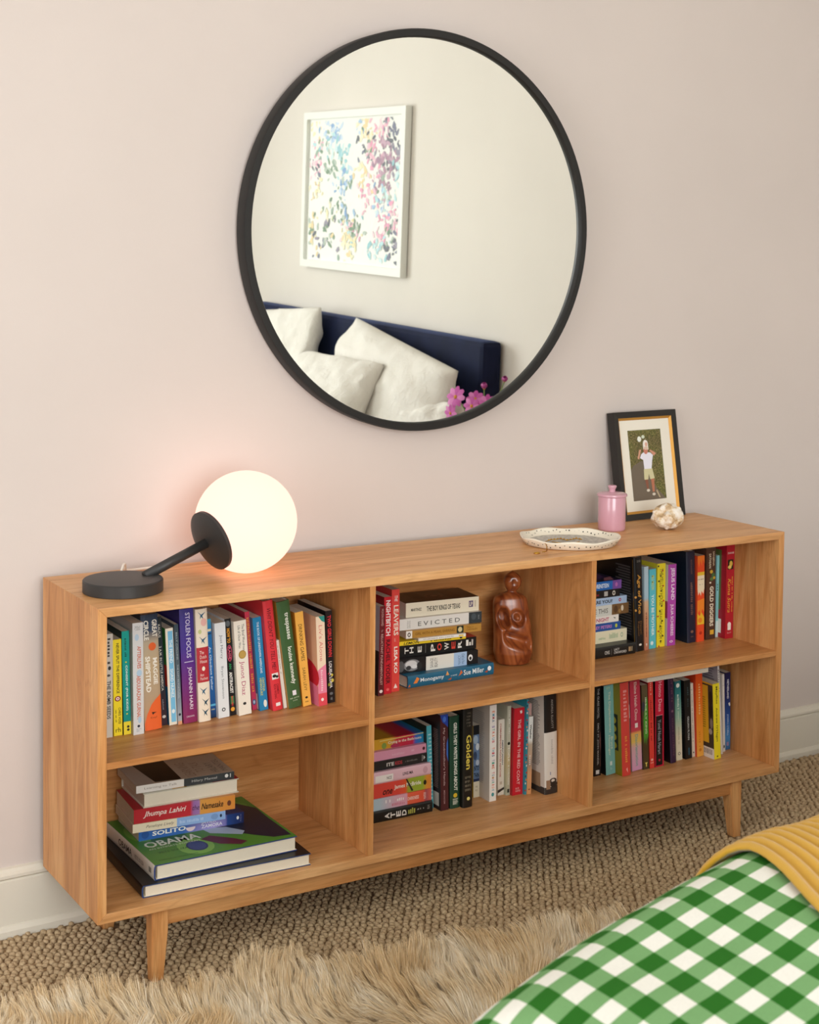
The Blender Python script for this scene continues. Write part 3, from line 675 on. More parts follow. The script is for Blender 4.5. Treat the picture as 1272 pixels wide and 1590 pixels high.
# ---- right upper cubby
G4 = 'books stacked flat in the cubby under the pink jar'
lie('F', (388, 937), (386, 850), 'thick black hardback with white capitals at the foot of a stack', G4, '#1c1c1b',
    [T('CING', .575, .64, .3, .62, '#d9d6cf', .01), Q(.665, .668, .2, .75, '#9a9690'), T('LACY\nCRAWFORD', .70, .87, .25, .75, '#d9d6cf', .01), Q(.9, .93, .3, .7, '#a98a64'), Q(.935, .955, .3, .7, '#8a7a60')], h=.235, hard=True, d=.155)
lie('F', (322, 822), (321, 737), 'pale cream paperback with faint green floral printing', G4, '#efe8c8',
    [*scr(8, 'r', .55, .68, .3, .5, '#bccaa0'), *scr(16, 'r', .72, .86, .3, .8, '#b9c8a4'), O(.92, .5, .02, .2, '#a8bc98'), O(.92, .5, .012, .12, '#efe8c8')])
lie('F', (273, 742), (273, 682), 'cobalt blue paperback with pink capitals and a lime dot', G4, '#2a56a0',
    [T('REY PETERS', .58, .86, .3, .7, '#d58ad0', .02), O(.93, .5, .018, .26, '#c6d24a')])
lie('F', (258, 678), (258, 628), 'white paperback with magenta capitals', G4, '#efe9e2',
    [T('T NIGHT', .57, .84, .2, .75, '#c0305c', .02), Y([(.91, .7), (.94, .4), (.95, .6)], '#5a6a62')], h=.195)
lie('F', (372, 592), (368, 530), 'pale grey paperback with thin black capitals and a brown printed end', G4, '#d9dad2',
    [T('E THIS', .48, .68, .25, .7, '#3a3832'), Q(.74, 1, 0, 1, '#7a5a38'), O(.8, .5, .03, .35, '#5a3f28'), O(.9, .55, .02, .28, '#e0d2ba'), O(.86, .3, .02, .2, '#a4804c')], h=.21)
lie('F', (322, 535), (320, 478), 'pale blue paperback with black capitals and a red oval mark', G4, '#aec6e4',
    [T('ARE YOU?', .47, .77, .25, .72, '#1e2530', .03), O(.89, .5, .02, .24, '#b02a3c'), O(.89, .5, .01, .1, '#aec6e4')])
lie('F', (268, 466), (268, 424), 'slim black paperback with dull red lettering', G4, '#1b1718',
    [*scr(18, 'r', .4, .66, .3, .65, '#9a3034'), Q(.74, .8, .2, .8, '#b9b4ae'), O(.9, .5, .025, .32, '#cfc8bc'), O(.9, .5, .012, .15, '#1b1718')], h=.195)
lie('F', (280, 404), (278, 354), 'bright blue paperback with white capitals and purple end on top of a stack', G4, '#2468b8',
    [T('Y ORENSTEIN', .53, .8, .25, .75, '#dfe9f4', .03), Q(.86, 1, 0, 1, '#7a4fa0'), O(.92, .5, .02, .25, '#b86ab0'), Y([(.2, .1), (.4, .5), (.8, .9), (.7, .95), (.3, .6)], '#4a6ac0', 'F'), Y([(.5, .05), (.7, .4), (.95, .7), (.9, .3)], '#5a3f78', 'F'), Y([(.75, .05), (.85, .25), (.98, .3), (.9, .05)], '#c88a9a', 'F')], front='#1d2148')
G5 = 'books standing in the cubby under the pink jar'
stand('F', (395, 927), (458, 912), (376, 186), ZSH, 'tall black hardback with gold lettering and gold blossom', G5, '#131214',
      [*scr(13, 'h', .03, .055, .3, .8, '#9a958c'), T('Age of Vice', .18, .6, .25, .75, '#cf9440', .02, .1), T('Deepti\nKapoor', .68, .84, .2, .75, '#8a5f34', 0), O(.93, .5, .012, .17, '#e6e2da'), O(.42, .1, .012, .12, '#cf9440'), O(.56, .05, .012, .14, '#cf9440')]
      + lines('B', .1, .85, .08, .5, 26, '#5d5a5a')+[Q(.02, .98, .02, .03, '#a8823c', 'B')], hard=True, d=.155)
stand('F', (463, 917), (497, 909), (460, 257), ZSH, 'slim paperback fading from sky blue to terracotta', G5, [(0, '#b9d0dc'), (.38, '#a8c4d2'), (.42, '#d2b090'), (.6, '#cf9a76'), (1, '#b9745a')],
      [*scr(15, 'r', .55, .85, .3, .65, '#7c4432'), Y([(.92, .35), (.92, .65), (.96, .5)], '#f1e6da')])
stand('F', (500, 906), (553, 894), (501, 277), ZSH, 'aqua paperback with white spaced capitals beside the yellow house spine', G5, '#5cc0cf',
      [T('MEG MASON', .08, .26, .3, .75, '#d8d860', .01), T('YOU BE MOTHER', .32, .84, .32, .72, '#eaf6f4', .02), O(.93, .4, .025, .22, '#e0f2f2')])
BOOKS[-1] = BOOKS[-1][:6]+('aqua paperback with yellow and white spaced capitals beside the lemon yellow patterned spine',)+BOOKS[-1][7:]
dots = [O(.03+.06*i, .12+.76*((i*37) % 10)/10, .011, .1, ['#1d1d1d', '#c22f2a', '#1d1d1d'][i % 3]) for i in range(17)]
stand('F', (558, 893), (622, 881), (566, 233), ZSH, 'lemon yellow paperback with narrow black capitals and red and black spots', G5, '#ecd92e',
      dots+[T('THE YELLOW HOUSE', .06, .5, .3, .72, '#33331c', .0), T('SARAH M. BROOM', .55, .9, .3, .66, '#55521f', 0), Y([(.93, .4), (.93, .6), (.96, .5)], '#222222')], back='#e4d53c')
stand('F', (640, 882), (705, 869), (651, 240), ZSH, 'magenta paperback with white condensed capitals', G5, '#b148ac',
      [T('JESUS LAND', .04, .44, .28, .82, '#f0dcee', .03), T('JULIA SCHEERES', .49, .88, .3, .74, '#f0dcee', .02), O(.95, .5, .014, .2, '#f0dcee'), O(.95, .5, .008, .1, '#b148ac'), Q(.0, .45, 0, .5, '#dfe0c8', 'B'), Q(.45, .66, 0, .5, '#a2456a', 'B'), Q(.66, 1, 0, .5, '#d8d2cc', 'B')], back='#dcd8cc')
stand('F', (800, 859), (872, 851), (790, 140), ZSH, 'tall navy hardback with faint copper lettering', G5, '#1d2036',
      [*scr(11, 'r', .09, .27, .45, .65, '#6a4c48'), *scr(18, 'r', .34, .7, .4, .66, '#7c5a50'), O(.88, .5, .015, .16, '#8a6250'), Q(.93, .94, .35, .65, '#6a4c48')], hard=True, d=.16, back='#12202e')
stand('F', (875, 851), (933, 841), (880, 172), ZSH, 'red and orange flame patterned spine with a cream label', G5, '#e8502a',
      [Y([(0, 0), (0, 1), (.1, 1), (.04, .75), (.12, .6), (.05, .4), (.13, .2), (.06, 0)], '#ee7a2c'), Q(.19, .23, 0, 1, '#e9c03a'), Q(.23, .38, 0, 1, '#efe0c0'), *scr(9, 'h', .27, .29, .1, .9, '#5a4632'), *scr(5, 'h', .33, .345, .25, .75, '#7a6248'), Y([(.38, 0), (.38, 1), (.45, .85), (.41, .6), (.47, .5), (.42, .3), (.46, .1)], '#efe0c0'),
       Y([(.52, 0), (.5, 1), (.66, 1), (.62, .7), (.7, .5), (.63, .3), (.68, 0)], '#ef8a2e'), Y([(.66, 0), (.7, .3), (.66, .6), (.72, 1), (.8, 1), (.8, 0)], '#f0bd32'), O(.75, .4, .03, .3, '#ee8a2a'), O(.9, .5, .02, .2, '#b8301c')])
stand('F', (945, 833), (1020, 826), (952, 112), ZSH, 'brown paperback with cream blocky capitals and green leaf sprays', G5, '#4e352a',
      [T('SANJENA', .04, .2, .66, .86, '#d8c9a8', .02), T('SATHIAN', .06, .22, .3, .52, '#e0d2b4', .02), T('GOLD DIGGERS', .42, .86, .4, .8, '#e6dcc4', .04), O(.26, .55, .02, .16, '#d0a83a'), O(.3, .75, .025, .18, '#456a3e'), O(.34, .6, .02, .2, '#5a7a44'), O(.33, .85, .015, .12, '#d0a83a'), O(.38, .45, .01, .1, '#e6dcc4'), Q(.9, .95, .45, .85, '#e2b13a')])
stand('F', (1022, 812), (1043, 806), (1036, 167), ZSH, 'thin pale turquoise spine squeezed beside the brown one', G5, '#8fd0d2', [*scr(4, 'r', .32, .44, .3, .7, '#2c4a56'), Q(.8, 1, 0, 1, '#cfe4e2')])
stand('F', (1120, 822), (1183, 813), (1137, 84), ZSH, 'tall red spine with gold script title and green picture cover', G5, '#b01c2c',
      [T('DANE', .075, .095, .15, .9, '#e6cfc4', .01, 0, 'S', 'h'), Q(.155, .26, .15, .85, '#2a2418'), O(.2, .55, .03, .2, '#d8b54a'), O(.235, .4, .02, .22, '#e0c468'), T('Kama Sutra', .36, .72, .22, .62, '#e2a83a', .0, .3), *scr(24, 'r', .34, .72, .72, .84, '#e2a83a'), O(.85, .5, .025, .22, '#f0e8e0'), Q(.86, .91, .3, .7, '#f0e8e0'), *scr(16, 'h', .93, .95, .25, .75, '#d8b0a8'),
       Q(.06, .7, .12, .8, '#5c6a34', 'B'), O(.35, .3, .12, .1, '#c9a068', 'B'), O(.5, .45, .14, .14, '#d0a878', 'B'), O(.2, .5, .1, .2, '#3d5228', 'B'), Q(.8, .95, .1, .6, '#e8e4dc', 'B')]+bars('B', .83, .93, .2, .5, 9, '#2a2a2a'), back='#a81a2a', d=.16)

# ---- left lower cubby: flat stack, with two big picture books
G6 = 'books piled flat in the cubby below the lamp'
BOOKS.append(('big', 'C', (290, 866), (1210, 682), (298, 797), 'large black picture book with blue boards at the very bottom of the pile', G6, '#141517', .33,
   [*scr(8, 'r', .25, .5, .3, .6, '#2c3036'), Q(.55, .75, .1, .25, '#3a4658', 'F'), Q(.9, .95, .3, .7, '#d8dadc'), Q(.52, .54, .05, .95, '#6a86b8', 'F')][:3], dict(hard=True, board='#2c4270', front='#141517')))
BOOKS.append(('big', 'C', (356, 769), (1134, 602), (366, 684), 'large picture book with a green grass photo cover and white spine', G6, '#e4ded2', .29,
   [T('OBAMA', .28, .56, .28, .74, '#2a2a28', .02), T('PETE SOUZA', .62, .8, .35, .62, '#4a4a46'), Q(.9, .95, .35, .7, '#8a867c'),
    ('GRASS',)], dict(hard=True, board='#2a3f78', front='#4f8a34')))
lie('C', (843, 449), (843, 390), 'blue and violet paperback with white spaced capitals and a rising moon', G6, [(0, '#2f66b4'), (.42, '#3a6cba'), (.55, '#8a86cc'), (.72, '#a79ad2'), (.82, '#7a76b8'), (.84, '#27468a'), (1, '#1b2350')],
    [O(.06, .5, .035, .35, '#28549c'), T('SOLITO', .125, .44, .28, .68, '#f4f4f0', .03), ('MOON',), T('JAVIER\nZAMORA', .585, .79, .15, .85, '#ece8f2', .01), O(.94, .55, .012, .16, '#e8e6e4'), T('HOGARTH', .965, .975, .15, .85, '#8a8ab0', 0, 0, 'S', 'r')], bl=(268, 554))
lie('C', (742, 432), (742, 384), 'cream and sky blue paperback with grey script lettering', G6, '#e9dcc2',
    [Q(.47, 1, 0, 1, '#8fb0e2'), T('Penelope Lively', .14, .44, .28, .72, '#6a5f52', 0, .35), *scr(16, 'r', .5, .76, .3, .7, '#b4cdf0'), O(.88, .5, .04, .35, '#7c9cd0'), O(.95, .5, .012, .2, '#23304a')], bl=(234, 497), front='#d8c2a2')
lie('C', (795, 373), (795, 298), 'red, lilac and orange paperback with brush script lettering', G6, [(0, '#b3262f'), (.55, '#c02c38'), (.585, '#9a6aa8'), (.64, '#9f78b0'), (.65, '#d99a4a'), (1, '#d98a3c')],
    [T('Jhumpa Lahiri', .09, .51, .3, .78, '#f0e3dc', .01, .35), T('the', .57, .64, .35, .7, '#3a2030', .0, .3), T('Namesake', .66, .88, .3, .75, '#2a1a18', .02, .3), O(.94, .48, .02, .2, '#6a3a28')], bl=(242, 423))
BOOKS.append(('fore', 'C', (292, 372), (815, 283), (806, 208), 'cream paged novel lying with its page edges outward and a red jacket corner', G6, '#c9a23a', [], dict(front='#c4bfae')))
lie('C', (790, 208), (790, 168), 'paperback with white and charcoal spine and beige cover on top of the pile', G6, '#e4dfd8',
    [Q(.48, 1, 0, 1, '#3b3e40'), T('Learning to Talk', .08, .41, .3, .68, '#9a8f86'), T('Hilary Mantel', .56, .82, .28, .7, '#c4c4c0'), O(.92, .55, .018, .25, '#e8e6e2'), Q(.955, .965, .3, .8, '#c4c4c0'),
     Q(0, .18, 0, 1, '#b9aa9c', 'F'), Y([(.2, .06), (.46, .02), (.47, 1), (.14, 1), (.17, .5)], '#241c18', 'F'), T('LEARNING', .53, .63, .08, .75, '#a98a72', 0, 0, 'F', 'h'), T('TO TALK', .66, .75, .2, .7, '#a98a72', 0, 0, 'F', 'h'), T('HILARY', .8, .87, .1, .6, '#8c7a6a', 0, 0, 'F', 'h'), T('MANTEL', .9, .96, .1, .7, '#8c7a6a', 0, 0, 'F', 'h')], bl=(254, 292), front='#c6b29c')

# ---- middle lower cubby
G7 = 'books stacked flat in the middle lower cubby'
lie('I', (846, 1337), (840, 1195), 'black hardback with white and lime sideways capitals at the bottom of a stack', G7, '#171716',
    [T('ATED', .44, .7, .22, .72, '#e9e6e0', .03, 0, 'S', 'stack'), *scr(4, 'stack', .715, .80, .25, .8, '#b9bb58'), *scr(8, 'r', .82, .91, .45, .6, '#cfcac2'), T('RH', .935, .965, .35, .7, '#8a8680', .02, 0, 'S', 'h')], h=.235, hard=True, d=.155)
lie('I', (835, 1187), (832, 1040), 'pink, pale blue and coral paperback with white lettering', G7, [(0, '#a9c8d8'), (.35, '#b4c8d4'), (.6, '#e2a9bd'), (.69, '#e0a4b8'), (.7, '#e86a4c'), (.9, '#e4593f'), (.93, '#a8505c'), (1, '#e06a58')],
    [*scr(10, 'r', .42, .66, .5, .8, '#f2eeee'), *scr(10, 'r', .46, .67, .15, .4, '#d0788c'), T('DARKNESS', .7, .84, .35, .65, '#f4dcd2', .02), T('PENGUIN', .9, .93, .2, .8, '#f4dcd2', 0, 0, 'S', 'r')], h=.215)
lie('I', (835, 1032), (835, 853), 'red and lime green paperback with white author name', G7, [(0, '#d8453a'), (.62, '#dc4a3e'), (.7, '#e05a34'), (.735, '#98a838'), (.9, '#9ab038'), (.95, '#e0923a'), (1, '#dd8a38')],
    [T('one', .44, .55, .15, .5, '#2a1414', .02, .3), T('James McBride', .57, .88, .35, .72, '#f2eadc', .02), Y([(.7, 1), (.715, 1), (.79, .1), (.77, .05)], '#2b2a1c'), O(.925, .5, .018, .18, '#2b2416'), Q(.955, .957, .3, .7, '#8a5a24')], h=.235)
lie('I', (825, 852), (822, 704), 'blush pink hardback with black capitals and a white label', G7, '#e6bdc8',
    [Q(.3, .52, .12, .72, '#f2ebe6'), T('NCE', .44, .5, .3, .55, '#3a3436', .01), T('LING MA', .64, .77, .38, .65, '#3a3034', .02), O(.925, .5, .03, .3, '#d2a4b0')], h=.215, hard=True, d=.145)
lie('I', (780, 693), (778, 575), 'charcoal paperback with white and red capitals', G7, '#2a2827',
    [T('ITE', .45, .55, .3, .68, '#e6e2dc', .02), T('KIDS', .565, .66, .3, .68, '#c8434a', .02), *scr(16, 'r', .7, .87, .4, .58, '#77736e'), Q(.93, .935, .2, .85, '#cfcbc4'), Y([(.95, .3), (.95, .8), (.975, .55)], '#cfcbc4')], h=.2)
lie('I', (802, 563), (797, 448), 'candy pink paperback with near invisible lettering', G7, '#e39cb4',
    [*scr(15, 'r', .5, .67, .3, .55, '#eab4c6'), O(.93, .5, .018, .18, '#5a2430'), Q(.76, .8, .4, .6, '#eab4c6')], h=.2)
lie('I', (806, 392), (814, 288), 'rainbow painted paperback with cream lettering on top of a stack', G7, [(0, '#d9a02a'), (.55, '#dba531'), (.62, '#cf3040'), (.82, '#c82a4c'), (.86, '#4a6ac4'), (.93, '#2a8ac0'), (1, '#2a9ab0')],
    [Y([(.4, .75), (.41, .85), (.98, .95), (.98, .88)], '#e8d27a'), T('Crying in the Bathroom', .51, .93, .32, .66, '#f4e9d4', .02), O(.46, .3, .03, .3, '#8aa04a'), O(.6, .15, .06, .2, '#b83a5a'), O(.975, .8, .02, .2, '#4a58c0')], h=.215)
G8 = 'books standing in the middle lower cubby'
stand('I', (800, 1312), (864, 1302), (772, 232), ZBT, 'tall turquoise spine with dark green cover behind the flat stack', G8, '#56b6c4',
      [Q(.1+.045*i, .115+.045*i, .3+.1*(i % 3), .9, '#bfe2e4') for i in range(18)]+[Q(.2, .24, .1, .6, '#5a6a34', 'B'), Q(.12, .15, .3, .8, '#40502a', 'B')], back='#27361d', d=.17)
stand('I', (960, 1337), (1062, 1320), (950, 92), ZBT, 'tall dark maroon paperback with cream title and blue flower', G8, '#4c2226',
      [Y([(0, 0), (0, 1), (.14, 1), (.1, .6), (.08, .3)], '#2a48a8'), O(.05, .55, .03, .2, '#4a78d0'), Y([(.25, 1), (.3, .8), (.42, .78), (.5, 1)], '#3a6cc0'), T("My Grandmother's Hands", .14, .74, .32, .62, '#d9c4c0', .0), T('MENAKEM', .79, .93, .38, .56, '#b99a98', .01), Q(.82, .96, .05, .3, '#d8d2ca', 'B')]
      + lines('B', .16, .78, .06, .2, 34, '#8a7672'), d=.16, back='#2e1c1e')
stand('J', (55, 1120), (160, 1106), (48, 212), ZBT, 'bottle green hardback with condensed white capitals and a yellow dot', G8, '#1f4534',
      [T('GIRLS THEY WRITE SONGS ABOUT', .07, .81, .38, .72, '#e4e6dc', .03), O(.86, .5, .024, .2, '#d8b832'), *scr(13, 'r', .89, .96, .25, .8, '#d8dacb')], hard=True, d=.15, back='#14301f')
stand('J', (172, 1114), (275, 1088), (168, 148), ZBT, 'black hardback with a large yellow sideways title', G8, '#1b1a17',
      [*scr(30, 'h', .03, .19, .3, .75, '#6a655a'), T('Golden', .26, .61, .3, .82, '#e4cf58', .02), *scr(24, 'h', .68, .85, .2, .8, '#77705f'), O(.91, .55, .018, .16, '#e8dc80')], hard=True, d=.15)
stand('J', (288, 1012), (360, 992), (286, 300), ZBT, 'paperback with stormy blue and white picture spine and yellow back cover', G8, '#e8dfc6',
      [Q(0, .13, 0, 1, '#16171c'), Q(.13, .78, 0, 1, '#6b86ac'), O(.2, .4, .06, .4, '#a9bccf'), O(.3, .7, .05, .3, '#d8dfe4'), O(.42, .3, .06, .3, '#3a4a6a'), O(.52, .7, .04, .3, '#c2cede'), T('INTO', .56, .63, .08, .92, '#20242c', .03, 0, 'S', 'h'), T('THIN', .66, .73, .08, .92, '#20242c', .03, 0, 'S', 'h'), Q(.74, .78, 0, 1, '#28365a'), *scr(12, 'h', .84, .94, .3, .7, '#b3a688')], back='#e0b43c')
cols = ['#df7a4a', '#5aa0b8', '#c85a68', '#4a6a8a', '#e0a05a', '#8a7ab0', '#58a894', '#d8684c']
def rainbow(word, u0, u1, v0, v1):
    n = len(word); return [T(ch, u0+(u1-u0)*i/n, u0+(u1-u0)*(i+.72)/n, v0, v1, cols[i % 8], .02) for i, ch in enumerate(word) if ch != ' ']
stand('J', (432, 1054), (512, 1046), (414, 108), ZBT, 'white paperback with rainbow coloured capitals standing forward of its neighbours', G8, '#efece6',
      rainbow('EMMA STRAUB', .06, .4, .35, .72)+rainbow('THIS TIME TOMORROW', .44, .9, .35, .72)+[O(.93, .5, .02, .2, '#4a9aa0')]+lines('B', .1, .85, .15, .8, 36, '#b3aaa2'), back='#c9beb2', d=.14)
stand('J', (528, 990), (600, 978), (536, 243), ZBT, 'cream paperback with red and navy capitals leaning to the right', G8, '#ece6da',
      [T('AMERICANAH', .27, .6, .62, .84, '#30415e', .02), T('CHIMAMANDA NGOZI ADICHIE', .05, .76, .26, .5, '#b8584a', .02), Q(.82, .86, .3, .7, '#cfc2b2'), Y([(.93, 0), (.9, 1), (.93, 1), (.97, 0)], '#3a3230')], back='#e4dccb')
BOOKS[-1] = ('lean',)+BOOKS[-1][1:]
stand('J', (600, 991), (655, 983), (592, 112), ZBT, 'grey-green paperback with a small black crown mark behind the leaning one', G8, [(0, '#b9bba8'), (.4, '#c2c2ae'), (.6, '#c9b98a'), (1, '#b4baa6')],
      [*scr(14, 'r', .05, .32, .4, .75, '#e6e6da'), T('PEOPLE', .44, .62, .3, .75, '#efecdf', .02), O(.42, .5, .018, .35, '#2a2c24'), T('& CHILDREN', .66, .88, .35, .72, '#e6e6da', .02), Q(.93, .97, .25, .8, '#30342c')])
stand('J', (665, 994), (778, 986), (665, 137), ZBT, 'bright red paperback with spaced white serif capitals', G8, '#cb2232',
      [T('THE GIRL IN THE RED COAT', .13, .88, .4, .68, '#f0c8c8', .01), Y([(.035, .55), (.03, .75), (.06, .78), (.07, .62)], '#f4e8e4'), T('KATE\nHAMER', .915, .965, .3, .78, '#f0c0c0', .0, 0, 'S', 'h')], back='#a81a28')
pat = []
for i in range(26): pat.append(Q(.02+.037*i, .04+.037*i, .0 if i % 2 else .4, .6 if i % 2 else 1, ['#b82a3a', '#1f3f58', '#e0875a', '#e8e4da', '#2a8a98'][i % 5]))
stand('J', (787, 982), (812, 977), (788, 46), ZBT, 'thin tall spine with a teal, red and white zigzag pattern', G8, '#2d8fa2', pat)
stand('J', (815, 979), (858, 971), (819, 217), ZBT, 'slim white, grey and peach spine with a small black title', G8, [(0, '#dfe4e2'), (.3, '#e4e6e2'), (.36, '#b8a894'), (.5, '#c2a58c'), (.6, '#9a8c80'), (.72, '#d8a478'), (1, '#e0a06a')],
      [T('Weather', .1, .29, .3, .7, '#23282a', .03), *scr(6, 'r', .5, .66, .35, .65, '#efe8e0'), Q(.93, .945, .3, .7, '#8a4a2a')], d=.12)
BOOKS.append(('after', 'J', (858, 78), .013, .022, ZBT, 'thin dusty pink spine rising behind the slim white and peach one', G8, '#d0a49c', [Q(.2, .6, .3, .7, '#c3938c')], dict(d=.12)))
stand('J', (1003, 980), (1128, 964), (993, -12), ZBT, 'large hardback with half black, half white spine and street photo at its foot', G8, '#e2ded6',
      [Q(0, .385, 0, 1, '#1c1b1b'), T('ANDREA ELLIOTT', .06, .35, .52, .68, '#a9a59e', .0), T('invisible child', .46, .7, .5, .66, '#a5a09a'), Q(.93, 1, 0, 1, '#34312f'), O(.875, .62, .03, .3, '#3a3634'), O(.87, .62, .015, .14, '#d8d4cc'), O(.91, .7, .03, .3, '#2c2a28'), Q(.78, .81, .4, .45, '#5a68a0'), Q(.86, .95, .1, .4, '#9a7c62')]
      + lines('B', .09, .74, .1, .8, 40, '#8d8680')+[Q(.93, 1, 0, 1, '#3a3634', 'B'), Q(.8, .94, .1, .35, '#a4876a', 'B'), Q(.83, .94, .4, .6, '#8a8560', 'B'), Q(.82, .94, .7, .9, '#5a4434', 'B')], hard=True, d=.165, back='#d8d0c6')

# ---- right lower cubby
G9 = 'books standing in the right lower cubby'
stand('K', (62, 1556), (160, 1532), (70, 330), ZBT, 'black paperback with white capitals and a square white logo against the divider', G9, '#121112',
      [T('THE GLASS HOTEL', .02, .36, .45, .72, '#b9b6b2', .01), T('EMILY ST. JOHN MANDEL', .41, .88, .42, .7, '#b9b6b2', .01), Q(.935, .98, .3, .78, '#dcdad6'), Y([(.5, .9), (.6, .8), (.75, .95), (.9, .9), (.9, .97), (.6, .97)], '#7a4f4a')], back='#1b1a1b')
stand('K', (232, 1540), (362, 1516), (194, 318), ZBT, 'pale turquoise paperback with cream title and dark back cover', G9, '#83c0bc',
      [T('The Displacements', .07, .53, .4, .68, '#e9ecd0', .01), T('Bruce', .58, .72, .62, .84, '#e9ecd0', .01), T('Holsinger', .56, .79, .32, .56, '#e9ecd0', .01), Q(.855, .9, .45, .68, '#e2efe9'), T('b', .92, .95, .5, .65, '#b9dcd6', 0, 0, 'S', 'h'), Y([(.02, .3), (.05, .35), (.02, .4)], '#d8e4b0'), Y([(.02, .5), (.05, .55), (.02, .6)], '#d8e4b0')], back='#121a1c')
stand('K', (455, 1553), (572, 1541), (418, 277), ZBT, 'coral red hardback with blurred pink title and mustard cover cut with round holes', G9, '#df4a42',
      [*scr(10, 'r', .08, .47, .28, .72, '#f09a96'), *scr(15, 'r', .53, .86, .35, .62, '#f0a04a'), Y([(.93, .4), (.91, .55), (.97, .6)], '#f3bab0'),
       Q(.35, .74, .08, .5, '#1f1d10', 'B'), O(.42, .26, .05, .14, '#c9b42a', 'B'), O(.51, .26, .05, .14, '#c9b42a', 'B'), O(.6, .26, .05, .14, '#c9b42a', 'B'), O(.69, .26, .05, .14, '#c9b42a', 'B'), Q(.78, 1, .3, 1, '#232012', 'B')], hard=True, d=.15, back='#a69a1c')
stand('K', (573, 1488), (588, 1484), (529, 262), ZBT, 'very thin grey pamphlet between coral and pink spines', G9, '#7c6a68', [Q(.25, .4, .2, .8, '#e3d8d0')])
stand('K', (590, 1486), (732, 1457), (554, 252), ZBT, 'pink spine with yellow and lilac foot and pale green lettering', G9, [(0, '#c8384e'), (.5, '#c43a56'), (.56, '#cf4a54'), (.585, '#e8b060'), (.68, '#e6c464'), (.74, '#dcb0b4'), (1, '#dda2cc')],
      [T('Elaine Hsieh Chou', .02, .44, .4, .68, '#e9c8c0', .02), Q(.475, .525, .4, .68, '#f0e4e0'), T('Disorientation', .6, .95, .38, .66, '#5aa8a0', .01)])
stand('K', (742, 1463), (825, 1442), (694, 312), ZBT, 'dark brown paperback with dripping grass-green panel', G9, [(0, '#6b5a3e'), (.3, '#4e4a30'), (.7, '#4c3a22'), (1, '#4e4228')],
      [Y([(.16, .75), (.14, .9), (.2, 1), (.6, 1), (.66, .8), (.6, .72), (.72, .62), (.62, .5), (.7, .3), (.6, .2), (.4, .22), (.26, .5)], '#4f9a34'), T('LILY KING', .3, .58, .5, .78, '#dfe4c0', .01), *scr(8, 'r', .15, .3, .55, .8, '#e4e8cc'), O(.25, .2, .06, .22, '#3c3d48'), Y([(.92, .3), (.92, .75), (.94, .6), (.97, .6), (.97, .45), (.94, .45)], '#e6d26a')], back='#3b3322')
stand('K', (832, 1448), (898, 1437), (807, 217), ZBT, 'narrow tomato red spine with dark red capitals', G9, '#e04238',
      [*scr(6, 'r', .05, .19, .4, .62, '#f0b8a8'), *scr(22, 'r', .24, .7, .36, .64, '#8a1a1c'), O(.905, .5, .014, .24, '#f2b8ac'), Q(.935, .942, .2, .8, '#f2b8ac')], back='#8c141c')
stand('K', (905, 1428), (1025, 1397), (905, 190), ZBT, 'crimson paperback with pink serif title above a black author panel', G9, '#c8183c',
      [T('Homo Deus', .06, .39, .38, .76, '#eeb4bc', .01), Q(.435, .985, .1, .85, '#141214'), T('Yuval Noah Harari', .48, .86, .32, .66, '#9aa8b0', .01), O(.93, .5, .014, .12, '#b0243c'), Q(.43, .435, .1, .85, '#e9a0ac')], back='#0f0e10')
stand('L', (95, 1468), (168, 1453), (58, 347), ZBT, 'tall aubergine hardback with barely legible lettering', G9, '#35203f',
      [*scr(9, 'r', .04, .3, .4, .66, '#6a4a58'), O(.4, .5, .014, .18, '#8a6478'), *scr(17, 'r', .48, .95, .4, .66, '#5c3f52')], hard=True, d=.16, back='#120d16')
stand('L', (172, 1437), (250, 1417), (149, 408), ZBT, 'paperback fading from deep teal to cream with a round white dot', G9, [(0, '#1f6a70'), (.15, '#2a7a7c'), (.45, '#8fb8a4'), (.7, '#ddd6bc'), (1, '#e8e0c8')],
      [O(.055, .5, .028, .28, '#eef0e6'), *scr(11, 'r', .17, .36, .36, .66, '#e2ecdf'), *scr(14, 'r', .38, .5, .4, .6, '#cfdccc'), *scr(13, 'r', .58, .8, .42, .62, '#a49c80'), O(.915, .5, .02, .2, '#2c2c24'), O(.915, .5, .013, .12, '#e8e0c8')])
stand('L', (292, 1418), (375, 1402), (268, 398), ZBT, 'black paperback with small white capitals and teal imprint', G9, '#131517',
      [*scr(11, 'r', .06, .38, .5, .66, '#4a666a'), T('GILLIAN FLYNN', .46, .76, .42, .68, '#cfd2d0', .02), T('CROWN', .86, .95, .45, .65, '#3a86a8', .01)]+lines('B', .28, .7, .05, .2, 12, '#3a3d40'), back='#0f1112')
stand('L', (378, 1387), (418, 1380), (349, 432), ZBT, 'thin ivory booklet with tiny grey lettering beside the orange spine', G9, '#e8e0cf', [*scr(31, 'r', .08, .8, .35, .6, '#9a9080'), O(.94, .5, .01, .2, '#3a3630')])
stand('L', (440, 1388), (528, 1372), (418, 305), ZBT, 'orange paperback fading from scarlet to amber', G9, [(0, '#e2481c'), (.3, '#ec7426'), (.7, '#f09a34'), (1, '#f2ae44')],
      [*scr(12, 'r', .13, .5, .4, .66, '#f4c486'), *scr(7, 'r', .7, .9, .35, .6, '#d88426'), O(.92, .5, .02, .2, '#d8801c')], back='#d8421c')
